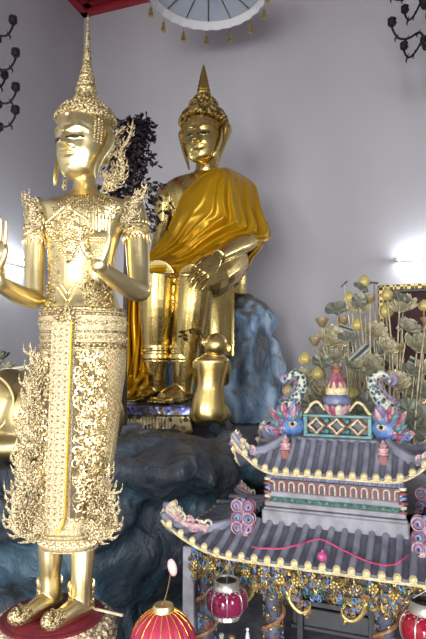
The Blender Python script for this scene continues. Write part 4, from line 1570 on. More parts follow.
# ridge: pierced teal box, gourd, handles, dragons
m = MB()
m.box((0, 0, 1.238), (.50, .06, .03), None, .006)
m.build('ridge_base', TILE, sh, world=False)
m = MB()
for z in (1.262, 1.358): m.box((0, 0, z), (.335, .062, .018), None, .004)
for x in (-.155, .155): m.box((x, 0, 1.31), (.022, .058, .09), None, .004)
m.mi = 2; m.box((0, .012, 1.31), (.30, .012, .085)); m.mi = 0
for k, x in enumerate((-.1, 0, .1)):
    for s, mi in ((.044, 1), (.036, 3)):
        m.mi = mi
        pts = [V((x + s * 1.05, -.026, 1.31)), V((x + s * .52, -.026, 1.31 + s * .42)), V((x, -.026, 1.31 + s)), V((x - s * .52, -.026, 1.31 + s * .42)), V((x - s * 1.05, -.026, 1.31)), V((x - s * .52, -.026, 1.31 - s * .42)), V((x, -.026, 1.31 - s)), V((x + s * .52, -.026, 1.31 - s * .42))]
        m.tube(pts, .0065, 6, closed=True)
for x in (-.05, .05):
    m.mi = 0
    for z in (1.285, 1.335): m.ball((x, -.024, z), .014, 8, 6)
m.build('ridge_panel', [TEAL, ORNG, DARK, CREAMP], sh, world=False)
m = MB()
zr = 1.366
GZ = .86
m.mi = 0
for lay, (n, r, z, h) in enumerate(((10, .046, .0, .045), (10, .036, .02, .05))):
    for k in range(n):
        a = 2 * pi * (k + .5 * lay) / n
        m.mi = (k + lay) % 3
        q = Quaternion((0, 0, 1), a) @ Quaternion((0, 1, 0), .5)
        m.ball((r * cos(a), r * sin(a), zr + z + .022), (.013, .022, .032), 9, 7, q)
m.mi = 0; m.lathe((0, 0, zr), [(0, 0), (.04, 0), (.05, .02), (.045, .05), (0, .055)], 20)
lot = m.build('lotus_seat', [PINKL, PINK, CREAMP], sh, world=False)
m = MB()
m.lathe((0, 0, zr + .045 * GZ), [(0, 0), (.048, .0), (.066, .014), (.069, .034), (.058, .056), (.045, .064), (0, .066)], 28)
m.mi = 1
m.lathe((0, 0, zr + .105 * GZ), [(0, 0), (.050, .0), (.056, .012), (.055, .03), (.047, .048), (.038, .07), (0, .072)], 28)
m.mi = 2
m.lathe((0, 0, zr + .150 * GZ), [(.0, 0), (.050, .0), (.040, .030), (.026, .062), (.022, .078), (0, .08)], 28, lambda th, z, k: 1 + .07 * cos(9 * th))
m.mi = 3
m.lathe((0, 0, zr + .216 * GZ), [(0, 0), (.025, .0), (.022, .014), (.026, .034), (.031, .050), (.022, .052), (0, .046)], 24)
m.mi = 4
m.lathe((0, 0, zr + .258 * GZ), [(.026, 0), (.032, .001), (.033, .005), (.026, .007)], 24)
m.build('gourd_vase', [BLUEG, CREAM, PINK, ORNG, REDP], sh, world=False)
for sx in (-1, 1):
    m = MB()
    m.tube([(sx * .16, -.01, zr), (sx * .145, -.01, zr + .018), (sx * .125, -.01, zr + .048), (sx * .098, -.01, zr + .06), (sx * .075, -.01, zr + .045 * GZ), (sx * .062, -.01, zr + .018)], [.009, .008, .007, .007, .006, .005], 8, 24)
    m.build('scroll_handle', CREAM, sh, world=False)

def scalemat():
    mt, nt, b = material('dragon_scale_lattice')
    setp(b, Roughness=.4)
    tc = nt.nodes.new('ShaderNodeTexCoord')
    v = nt.nodes.new('ShaderNodeTexVoronoi'); v.inputs['Scale'].default_value = 55
    nt.links.new(tc.outputs['Object'], v.inputs['Vector'])
    r = ramp(nt, [(.30, (.025, .05, .06)), (.46, (.08, .14, .15)), (.60, (.50, .49, .40))])
    nt.links.new(v.outputs['Distance'], r.inputs['Fac']); nt.links.new(r.outputs['Color'], b.inputs['Base Color'])
    bump(nt, b, v.outputs['Distance'], .5, .006)
    return mt
SCALE = scalemat()
for sx in (-1, 1):
    # tail curl, arched scaly body, fanged head biting the ridge
    m = MB()
    def T(x, z, y=0.0): return V((sx * x, y, z))
    body_pts = [T(.262, 1.515), T(.246, 1.532), T(.238, 1.552), T(.216, 1.566), T(.188, 1.556), T(.172, 1.525), T(.178, 1.488), T(.198, 1.452), T(.222, 1.42), T(.250, 1.392), T(.262, 1.36)]
    rads = [.008, .012, .015, .018, .022, .027, .030, .033, .037, .042, .046]
    m.tube(body_pts, rads, 14, 44)
    dr = m.build('dragon_body', SCALE, sh, world=False)
    m = MB()
    m.tube([T(.262, 1.515), T(.276, 1.528), T(.276, 1.548), T(.262, 1.556), T(.252, 1.545), T(.256, 1.535)], [.008, .012, .012, .010, .008, .004], 8, 18)
    bq = catmull([tuple(p) for p in body_pts], 40)
    for k in range(1, 36):
        p = V(bq[k]); d = (V(bq[min(k + 1, 39)]) - V(bq[k - 1])).normalized()
        nr = d.cross(V((0, 1, 0))) * sx
        rr = rads[min(int(k / 40 * 11), 10)]
        m.mi = k % 3
        m.tube([p - nr * rr * -.8, p + nr * (rr * 1.2), p + nr * (rr * 1.45) - d * .012], [.0085, .007, .0015], 6, 5)
    m.build('dragon_crest', [PURP, PINK, TEAL], dr, world=False)
    m = MB(); rnd = random.Random(9)
    c0 = V((sx * .235, -.01, 1.305))
    m.mi = 0; m.ball(c0, (.075, .05, .058), 14, 10)
    m.mi = 3; m.ball(c0 + V((-sx * .022, -.045, .012)), (.024, .014, .02), 10, 8)
    m.mi = 4; m.ball(c0 + V((-sx * .024, -.058, .012)), .010, 8, 6)
    for k in range(96):
        a = rnd.uniform(-2.5, .95)
        r0 = rnd.uniform(.03, .085); ln = rnd.uniform(.020, .042)
        d = V((sx * cos(a), rnd.uniform(-.5, .1), -sin(a))).normalized()
        p = c0 + d * r0 * .9 + V((0, rnd.uniform(-.045, .01), 0))
        m.mi = rnd.choice((0, 1, 2, 2, 5, 5, 6, 6, 6))
        m.tube([p, p + d * ln * .5 + V((0, -.006, .008)), p + d * ln + V((0, 0, .022))], [.009, .011, .002], 7, 8, flat=.5, nrm=V((0, 1, 0)))
    for k in range(8):
        m.mi = k % 3
        m.curl(c0 + V((sx * (.02 + .012 * k), -.045, -.03 + .012 * (k % 3))), V((sx, 0, 0)), V((0, 0, 1)), .04, r=.007, turns=1.4, n=12, sides=6)
    m.build('dragon_head', [BLUE, PINKL, PINK, CREAMP, DARK, TEAL, PURP], dr, world=False)

# ---- lower storey: posts, dragon columns, carved eaves, interior
ZB = .30
m = MB(); m.box((0, .0, ZB - .06), (1.46, 1.0, .12), None, .01); m.build('base_slab', GREYW, sh, world=False, ang=30)
m = MB()
for x in (-.5, .5):
    for y in (-.36, .36):
        m.box((x, y, .09), (.14, .12, .18), None, .01)
m.build('plinth_block', GREYW, sh, world=False, ang=30)
for x in (-.625, .625):
    for y in (-.37, .37):
        m = MB(); m.box((x, y, (ZB + .775) / 2), (.058, .058, .775 - ZB), None, .004); m.build('corner_pillar', GREYW, sh, world=False, ang=30)
COLM = plain('dark_painted_column', (.07, .08, .12), .5, 0, .5, 30)
for x in (-.545, -.235, .235, .545):
    m = MB(); m.mi = 0
    m.lathe((x, -.36, ZB), [(.05, 0), (.05, .02), (.036, .03), (.034, .35), (.044, .375), (.044, .40)], 18)
    col = m.build('dragon_column', COLM, sh, world=False)
    m = MB(); pts = []; rnd = random.Random(int(x * 100))
    for q in range(46):
        a = q / 45 * 2 * pi * 2.2 + x * 9; pts.append(V((x + .046 * cos(a), -.36 + .046 * sin(a), ZB + .02 + .36 * q / 45)))
    m.tube(pts, [.005 + .005 * sin(pi * q / 45) for q in range(46)], 8)
    for k in range(150):
        a = rnd.uniform(0, 6.28); z = ZB + rnd.uniform(.02, .39)
        m.mi = rnd.choice((1, 2, 3, 4, 5))
        er = V((cos(a), sin(a), 0)); et = V((-sin(a), cos(a), 0))
        m.curl(V((x, -.36, z)) + er * .042, et, V((0, 0, 1)), rnd.uniform(.014, .028), r=.004, n=9, hand=rnd.choice((-1, 1)))
    m.build('coiled_dragon', [ORNG, GILT, BLUE, GILTD, REDP, BLUEG], col, world=False)
m = MB(); rnd = random.Random(12)
m.mi = 3; m.box((0, -.37, .705), (1.24, .03, .13)); m.box((0, .37, .705), (1.24, .03, .13)); m.box((-.61, 0, .705), (.03, .72, .13)); m.box((.61, 0, .705), (.03, .72, .13))
for k in range(680):
    x = rnd.uniform(-.62, .62); z = rnd.uniform(.628, .772)
    m.mi = rnd.choice((0, 0, 0, 1, 1, 2, 3, 4, 5))
    m.curl((x, -.388 - rnd.uniform(0, .022), z), V((rnd.uniform(-1, 1), 0, rnd.uniform(-1, 1))), V((rnd.uniform(-.2, .2), 0, 1)), rnd.uniform(.02, .042), r=.0045, turns=1.2, n=11, hand=rnd.choice((-1, 1)))
for k in range(16):
    x = -.58 + 1.16 * k / 15; m.mi = 0
    m.ball((x, -.402, .70 + .012 * sin(k * 2)), (.010, .009, .010), 9, 7)
    for q in range(7):
        a = 2 * pi * q / 7; m.ball((x + .016 * cos(a), -.40, .70 + .012 * sin(k * 2) + .016 * sin(a)), (.007, .006, .009), 7, 5)
m.build('carved_frieze', [GILT, GILTD, BLUEG, INT, GREEND, BLUE], sh, world=False)
for cx, sx in ((-.545, 1), (-.235, -1), (-.235, 1), (.235, -1), (.235, 1), (.545, -1)):
    m = MB(); rnd = random.Random(int(cx * 77 + sx * 5))
    P0 = V((cx + sx * .03, -.385, .655)); 
    m.tube([P0, P0 + V((sx * .04, -.01, -.01)), P0 + V((sx * .06, -.012, -.055)), P0 + V((sx * .10, -.012, -.085)), P0 + V((sx * .135, -.01, -.07)), P0 + V((sx * .14, -.01, -.035))], [.007, .010, .009, .008, .007, .002], 8, 22)
    for k in range(60):
        t = rnd.random(); p = P0 + V((sx * .13 * t, -.01 + rnd.uniform(-.012, .012), -.01 - .08 * t * t + rnd.uniform(-.012, .04)))
        m.mi = rnd.choice((0, 0, 1, 2, 3))
        m.curl(p, V((rnd.uniform(-1, 1), 0, rnd.uniform(-1, 1))), V((0, 0, 1)), rnd.uniform(.016, .030), r=.004, n=10, hand=rnd.choice((-1, 1)))
    m.build('dragon_bracket', [GILT, GILTD, BLUE, ORNG], sh, world=False)
m = MB(); m.box((0, .30, .53), (1.2, .03, .46)); m.box((0, 0, .762), (1.2, .66, .02)); m.build('inner_wall', INT, sh, world=False, smooth=False)  # near-black colour carries the shade of the interior
m = MB(); m.box((.0, -.05, .40), (.42, .22, .02), None, .004); m.box((0, -.15, .45), (.40, .016, .08), None, .004); m.build('inner_shelf', DGREY, sh, world=False, ang=30)
m = MB()
for x in (-.16, .16):
    m.box((x, -.17, .47), (.03, .03, .30), None, .003)
m.box((0, -.17, .52), (.32, .02, .025), None, .003)
for k in range(5):
    for z in (.56, .59): m.box((.06 + .022 * k, -.172, z), (.008, .01, .03))
m.build('inner_doorframe', [DGREY], sh, world=False, ang=30)

# ---- pink cord with a little ball on the lower roof
def bvw(mbx):
    return BVHTree.FromPolygons([SM @ V(p) for p in mbx.v], mbx.f)
LBV = bvw(lowmb)
cd = [(252, 551), (259, 552.5), (270, 553), (281, 553), (297, 549.5), (308, 546), (317.7, 543.5), (327, 546), (336, 551), (348, 557), (360, 563), (372, 567.5), (384, 570), (394, 569), (401, 565), (408, 559)]
pts = []
for x, y in cd:
    l, n_ = onto(LBV, x, y)
    if l: pts.append(l + V((0, -.3, 1)).normalized() * .021)
if len(pts) > 3:
    m = MB(); m.tube(pts, .0035, 6, 70)
    tag(m.build('pink_string', plain('pink_string', (.50, .05, .16), .6)), 'thin pink string trailing across the tiles of the lower shrine roof', 'string')
l, n_ = onto(LBV, 322, 560)
m = MB(); c = l + V((-.0, -.010, .018))
m.lathe(c - V((0, 0, .018)), [(0, 0), (.011, .001), (.019, .010), (.020, .020), (.015, .031), (.006, .036), (.004, .044), (0, .045)], 16, lambda th, z, k: 1 + .06 * cos(8 * th))
tag(m.build('pink_bead_ball', plain('pink_ball', (.42, .06, .20), .4)), 'small pink ball lying on the tiles below the string', 'ball')

# ------------------------------------------------------------------ lanterns
def glassmat(name, col):
    mt, nt, b = material(name)
    setp(b, Base_Color=tuple(col) + (1,), Roughness=.09, Transmission_Weight=.25, Coat_Weight=.6, IOR=1.45)
    return mt
GLP = glassmat('magenta_glass', (.26, .012, .07))
GLR = glassmat('red_glass', (.36, .006, .03))
SILVER = plain('worn_silver_plate', (.62, .60, .56), .3, .85, .2, 30)


def lantern(loc, glass, label, hang, s=1.0):
    t = thing('hanging_lantern', label, 'lantern', loc)
    R = .083 * s
    zs = .80
    def squash(q_):
        q_.v = [(p[0], p[1], loc[2] + (p[2] - loc[2]) * zs) for p in q_.v]
    m = MB()
    m.lathe(loc, [(.05 * s, -.062 * s), (.066 * s, -.053 * s), (.080 * s, -.028 * s), (R, 0), (.080 * s, .028 * s), (.066 * s, .052 * s), (.05 * s, .06 * s), (.045 * s, .05 * s), (.06 * s, .04 * s), (.074 * s, .0), (.06 * s, -.045 * s), (.045 * s, -.055 * s)], 48,
            lambda th, z, k: 1 - .035 * abs(cos(4 * th)) ** 8)
    squash(m); m.build('glass_globe', glass, t)
    for k in range(8):
        a = 2 * pi * k / 8
        m = MB()
        m.tube([V(loc) + V((r * s * cos(a), r * s * sin(a), z * s)) for r, z in ((.055, .062), (.068, .053), (.080, .028), (.0825, 0), (.080, -.028), (.068, -.053), (.055, -.064))], 0.0020 * s, 6, 14)
        squash(m); m.build('rib', SILVER, t)
    m = MB()
    m.lathe(loc, [(.034 * s, .056 * s), (.056 * s, .054 * s), (.050 * s, .066 * s), (.047 * s, .088 * s), (.050 * s, .098 * s), (.047 * s, .100 * s), (.042 * s, .092 * s), (.040 * s, .06 * s)], 36)
    for k in range(16):
        a = 2 * pi * k / 16
        p = V(loc) + V((.057 * s * cos(a), .057 * s * sin(a), .056 * s)); er = V((cos(a), sin(a), 0))
        m.tube([p - V((-sin(a), cos(a), 0)) * .011 * s, p + er * .011 * s - V((0, 0, .013 * s)), p + V((-sin(a), cos(a), 0)) * .011 * s], [.002 * s, .004 * s, .002 * s], 5, 7)
    cp = squash(m); m.build('top_collar', SILVER, t)
    m = MB()
    for r in (.012, .022, .032):
        m.tube([V(loc) + V((r * s * cos(2 * pi * k / 24), r * s * sin(2 * pi * k / 24), .094 * s)) for k in range(24)], .003 * s, 5, closed=True)
    m.lathe(loc, [(0, .086 * s), (.042 * s, .086 * s), (.042 * s, .088 * s), (0, .090 * s)], 24)
    squash(m); m.build('dark_cap', DARK, t)
    m = MB()
    m.lathe(loc, [(.035 * s, -.084 * s), (.052 * s, -.082 * s), (.054 * s, -.076 * s), (.050 * s, -.062 * s), (.056 * s, -.058 * s), (.05 * s, -.054 * s), (.034 * s, -.06 * s)], 36)
    squash(m); m.build('bottom_collar', SILVER, t)
    m = MB()
    top = V(loc) + V((0, 0, .094 * s * zs))
    for k in range(3):
        a = 2 * pi * k / 3 + .5
        m.tube([top + V((.040 * s * cos(a), .040 * s * sin(a), 0)), V(hang) - V((0, 0, .012))], .0018, 5)
    m.tube([V(hang) - V((0, 0, .014)), V(hang)], .003, 6)
    m.build('hanger', SILVER, t)
    return t


def eave_under(px, Y):
    return W(px, 560, Y)


LA = W(226.5, 600, 2.345)
def under(p):
    l, n_, i, d = LBV.ray_cast(V(p), V((0, 0, 1)))
    return l if l else V(p) + V((0, 0, .2))
lantern(LA, GLP, 'purple-red glass lantern with silver collars hanging under the left end of the lower eave', W(229, 560, 2.43), 1.06)
LC = W(427, 627, 2.14)
lantern(LC, GLR, 'bright red glass lantern with a silver collar at the shrine\'s right, cut by the frame', under(LC) if LBV.ray_cast(LC, V((0, 0, 1)))[0] else LC + V((0, 0, .3)), 1.24)

# pink ribbed lantern low in front
LP = W(163, 645, 1.95)
t = thing('ribbed_lantern', 'pink ribbed cloth lantern with gold cap standing between the pedestal and the shrine', 'lantern', (LP.x, LP.y, 0))
m_ = mp(1.95)
CLOTH = plain('crimson_pink_cloth', (.33, .015, .05), .55, 0, .15, 30, .1)
m = MB()
rz = 34 * m_
m.lathe(LP, [(.25 * rz, -.92 * rz), (.5 * rz, -.82 * rz), (.78 * rz, -.58 * rz), (.93 * rz, -.25 * rz), (.95 * rz, .02 * rz), (.88 * rz, .38 * rz), (.70 * rz, .66 * rz), (.46 * rz, .86 * rz), (.25 * rz, .95 * rz), (0, .95 * rz)], 72, lambda th, z, k: 1 - .05 * abs(cos(9 * th)) ** 6)
m.build('cloth_body', CLOTH, t)
for k in range(18):
    a = 2 * pi * (k + .5) / 18
    m = MB()
    m.tube([LP + V((r * rz * cos(a), r * rz * sin(a), z * rz)) for r, z in ((.25, .96), (.45, .86), (.68, .665), (.855, .38), (.92, .02), (.90, -.25), (.75, -.58), (.48, -.82), (.25, -.92))], .0018, 5, 20)
    m.build('rib', GOLDY, t)
m = MB(); m.lathe(LP + V((0, 0, .93 * rz)), [(0, 0), (.31 * rz, 0), (.30 * rz, .10 * rz), (.27 * rz, .16 * rz), (.12 * rz, .19 * rz), (0, .2 * rz)], 28)
m.build('gold_cap', GOLDC, t)
m = MB()
m.lathe(LP - V((0, 0, .93 * rz)), [(0, -.02), (.3 * rz, -.02), (.3 * rz, .02), (0, .02)], 24)
m.build('gold_base_ring', GOLDC, t)
m = MB()
m.lathe((LP.x, LP.y, 0), [(0, 0), (.09, 0), (.09, .012), (.02, .03), (.012, .06), (.010, LP.z - .93 * rz - .015), (0, LP.z - .93 * rz - .015)], 20)
m.build('stand', GILTD, t)
m = MB()
tp_ = LP + V((0, 0, 1.1 * rz))
e_ = W(170.5, 574, 1.95)
m.tube([tp_, tp_ * .5 + e_ * .5 + V((.003, 0, 0)), e_], .0018, 6, 10)
m.build('thin_stem', GILTD, t)
m = MB(); m.ball(W(172.3, 567.5, 1.95), (4.3 * m_, .004, 8.4 * m_), 16, 10, Quaternion((0, 1, 0), radians(-14)))
m.mi = 1; m.ball(W(172.3, 567.5, 1.948), (3.0 * m_, .0036, 6.4 * m_), 14, 9, Quaternion((0, 1, 0), radians(-14)))
m.build('oval_tag', [PINKL, CREAMP], t)

# bottles on the slab under the purple lantern
GLASSC = plain('clear_bottle_glass', (.62, .64, .62), .12, 0, Transmission_Weight=.55)
def on_slab(px, py, Y):
    p = W(px, py, Y); return V((p.x, p.y, ZB))
p = on_slab(221.5, 625, 2.36)
t = thing('glass_bottle', 'slim clear bottle with a white label under the purple lantern', 'bottle', p)
m = MB(); m.lathe(p, [(0, 0), (.019, 0), (.020, .01), (.020, .10), (.012, .13), (.0085, .145), (.0085, .175), (.010, .178), (.010, .19), (0, .19)], 20); m.build('bottle_body', GLASSC, t)
m = MB(); m.lathe(p, [(.0195, .02), (.0208, .02), (.0208, .115), (.0195, .115)], 20); m.build('label_band', WHITE, t)
p = on_slab(232, 625, 2.33)
t = thing('gold_flask', 'slender gold flask beside the clear bottle under the purple lantern', 'flask', p)
m = MB(); m.lathe(p, [(0, 0), (.022, 0), (.024, .02), (.018, .09), (.012, .13), (.010, .19), (0, .195)], 20); m.build('flask_body', GOLDY, t)
m = MB(); m.lathe(p + V((0, 0, .187)), [(0, 0), (.013, 0), (.013, .008), (.006, .014), (0, .016)], 16); m.build('stopper', GOLDC, t)
p = on_slab(247.5, 625, 2.36)
t = thing('white_cone', 'pale pointed ornament standing right of the gold flask', 'ornament', p)
m = MB(); m.lathe(p, [(0, 0), (.026, 0), (.026, .015), (.021, .04), (.015, .12), (.007, .19), (0, .205)], 20, lambda th, z, k: 1 + .05 * cos(8 * th)); m.build('cone_body', plain('pale_grey_ceramic', (.55, .56, .60), .35), t)
m = MB(); m.ball(p + V((0, 0, .207)), .007, 8, 6); m.build('tip_bead', WHITE, t)

# ------------------------------------------------------------------ gilt lotus arrangement behind the shrine
LEAFM = plain('olive_lotus_leaf', (.20, .215, .165), .45, .2, .35, 12, .2)
PETAL = plain('antique_gold_petal', (.60, .55, .38), .42, .3, .3, 25, .15)
PETALD = plain('greenish_gold_petal', (.45, .43, .30), .45, .3, .35, 25, .15)
BUDM = plain('pale_yellow_bud', (.58, .47, .17), .42, .15, .2, 20)
PODM = plain('brown_lotus_pod', (.30, .22, .10), .5, .1, .3, 30)
STEMM = plain('gilt_stem', (.36, .31, .19), .5, .2, .4, 30)
STRIPE = plain('silvery_folded_leaf', (.50, .52, .50), .35, .35, .2, 30)
GRN = plain('dark_fold_green', (.06, .075, .06), .5, 0, .3, 20)
YFL = 3.75
PB = W(380, 480, YFL)
pot = thing('flower_trough', 'dark trough behind the shrine holding the gilt lotus stems', 'planter', (PB.x, PB.y, 0))
mb = MB(); q = Quaternion((0, 0, 1), SR)
TC = V((PB.x - .02, PB.y, 0))
HT = 1.02
mb.box(TC + V((0, 0, HT / 2)), (1.15, .36, HT), q, .02)
mb.box(TC + V((0, 0, HT - .02)), (1.19, .40, .05), q, .01)
mb.build('trough_body', GREYW, pot, ang=30)
mb = MB(); mb.box(TC + V((0, 0, HT + .012)), (1.1, .32, .02), q, .004); mb.build('soil', INT, pot)


def stem_to(mb, tip, r=.0065, seed=0, lean=.0):
    rnd = random.Random(seed)
    lx = (V(tip) - TC).x
    bx = max(-.5, min(.5, lx * .62 + rnd.uniform(-.05, .05)))
    b = TC + q @ V((bx, rnd.uniform(-.11, .11), 0)); b.z = HT + .02
    mid = b * .45 + V(tip) * .55 + V((rnd.uniform(-.02, .02), rnd.uniform(-.02, .02), 0))
    mb.tube([b, mid, V(tip)], [r * 1.1, r, r * .85], 6, 10)


def petal(mb, c, az, tilt, L, w, cup=.35):
    q2 = Quaternion((0, 0, 1), az)
    def f(u, v):
        s = v * 2 - 1
        wd = w * (sin(pi * min(.97, .12 + .80 * u)) ** .8)
        a = tilt + cup * u
        p = V((cos(a) * L * u, s * wd, sin(a) * L * u + cup * w * .9 * s * s))
        return V(c) + q2 @ p
    mb.sheet(f, 6, 4, L * .03)


def blossom(size, seed, layers=((9, .15, 1.0), (8, .6, .9), (6, 1.0, .75))):
    mb = MB(); rnd = random.Random(seed)
    for n, tilt, k in layers:
        for i in range(n):
            petal(mb, (0, 0, 0), 2 * pi * i / n + tilt + rnd.uniform(-.1, .1), tilt + rnd.uniform(-.1, .15), size * .56 * k, size * .17 * k)
    return mb


def seat(mb, p, tilt_q=None):
    o = MB(); o.v = [tuple(V(p) + (tilt_q @ V(v) if tilt_q else V(v))) for v in mb.v]; o.f = mb.f; o.m = mb.m
    return o


LG = 'gilt lotus stems in the trough'
RND = random.Random(11)


def lotus(kind, px, py, size, label, Y=None):
    Y = Y or YFL + RND.uniform(-.14, .12)
    p = W(px, py, Y); s = size * mp(Y) * (1.16 if kind == 'flower' else 1.08)
    sd = int(px * 13 + py)
    rnd = random.Random(sd)
    nm, cat = {'bud': ('lotus_bud', 'bud'), 'flower': ('lotus_flower', 'flower'), 'leaf': ('lotus_leaf', 'leaf'), 'pod': ('lotus_pod', 'seed pod'), 'fold': ('folded_lotus_leaf', 'leaf')}[kind]
    t = thing(nm, label, cat, p, 0, LG)
    tq = Quaternion((1, 0, 0), rnd.uniform(.45, 1.05)) @ Quaternion((0, 1, 0), rnd.uniform(-.35, .35))
    sm = MB(); stem_to(sm, p + V((0, 0, -.01)), .0065, sd)
    sm.build('stem', STEMM, t)
    mb = MB()
    if kind == 'bud':
        h = s * 1.25; r = s * .5
        mb.lathe(p + V((0, 0, -h * .5)), [(.1 * r, 0), (.55 * r, .05 * h), (.92 * r, .22 * h), (1.0 * r, .42 * h), (.86 * r, .62 * h), (.52 * r, .83 * h), (.18 * r, .96 * h), (.02 * r, h)], 18, lambda th, z, k: 1 + .06 * cos(5 * th + z * 20))
        for k in range(5):
            a = 2 * pi * k / 5 + .4
            mb.tube([p + V((r * rr * cos(a), r * rr * sin(a), -h * .5 + h * zz)) for rr, zz in ((.5, .03), (1.0, .24), (1.06, .45), (.80, .7), (.45, .9))], [.2 * r, .34 * r, .36 * r, .26 * r, .03 * r], 6, 10, flat=.25, nrm=V((cos(a), sin(a), 0)))
        mb.build('bud', BUDM, t)
    elif kind == 'pod':
        mb.lathe(p, [(.12 * s, -.5 * s), (.22 * s, -.42 * s), (.42 * s, -.08 * s), (.52 * s, .16 * s), (.50 * s, .24 * s), (.42 * s, .22 * s), (0, .20 * s)], 18, lambda th, z, k: 1 + .04 * cos(9 * th))
        for k in range(7):
            a = 2 * pi * k / 6; rr = .28 * s if k < 6 else 0
            mb.ball(p + V((rr * cos(a), rr * sin(a), .215 * s)), .075 * s, 7, 5)
        mb.build('pod', PODM, t)
    elif kind == 'flower':
        o = seat(blossom(s, sd), p, tq); o.build('petals', PETAL if sd % 3 else PETALD, t, ang=60)
        c = MB(); o2 = MB(); o2.lathe((0, 0, .02 * s), [(.04 * s, 0), (.12 * s, .1 * s), (.13 * s, .17 * s), (0, .18 * s)], 12)
        for k in range(16):
            a = 2 * pi * k / 16
            o2.tube([V((.12 * s * cos(a), .12 * s * sin(a), .08 * s)), V((.19 * s * cos(a), .19 * s * sin(a), .2 * s))], [.012 * s, .018 * s], 5)
        seat(o2, p, tq).build('flower_center', PODM, t)
    elif kind == 'leaf':
        rq = Quaternion((1, 0, 0), rnd.uniform(.5, 1.15)) @ Quaternion((0, 1, 0), rnd.uniform(-.5, .5)) @ Quaternion((0, 0, 1), rnd.uniform(0, 6))
        def f(u, v):
            a = 2 * pi * v * .97; r = s * .5 * max(.02, u) * (1 + .05 * sin(7 * a))
            return p + rq @ V((r * cos(a), r * sin(a), .16 * s * u * u + .05 * s * u * sin(6 * a) + .006 * s * cos(22 * a) * u))
        mb.sheet(f, 8, 44, .004)
        mb.build('leaf_blade', LEAFM, t, ang=70)
    else:
        ang = rnd.uniform(-.6, .9) if px != 359 else .72
        d = V((cos(ang), .15, sin(ang))); nn = V((-sin(ang), -.2, cos(ang)))
        for k in (-1, 0, 1):
            mb.mi = 0 if k else 1
            mb.box(p + nn * s * .11 * k, (s * 1.0, .012, s * (.10 if k else .12)), Quaternion((0, 1, 0), -ang) @ Quaternion((0, 0, 1), .15), .003)
        mb.build('folded_blade', [STRIPE, GRN], t, ang=30)
    return t


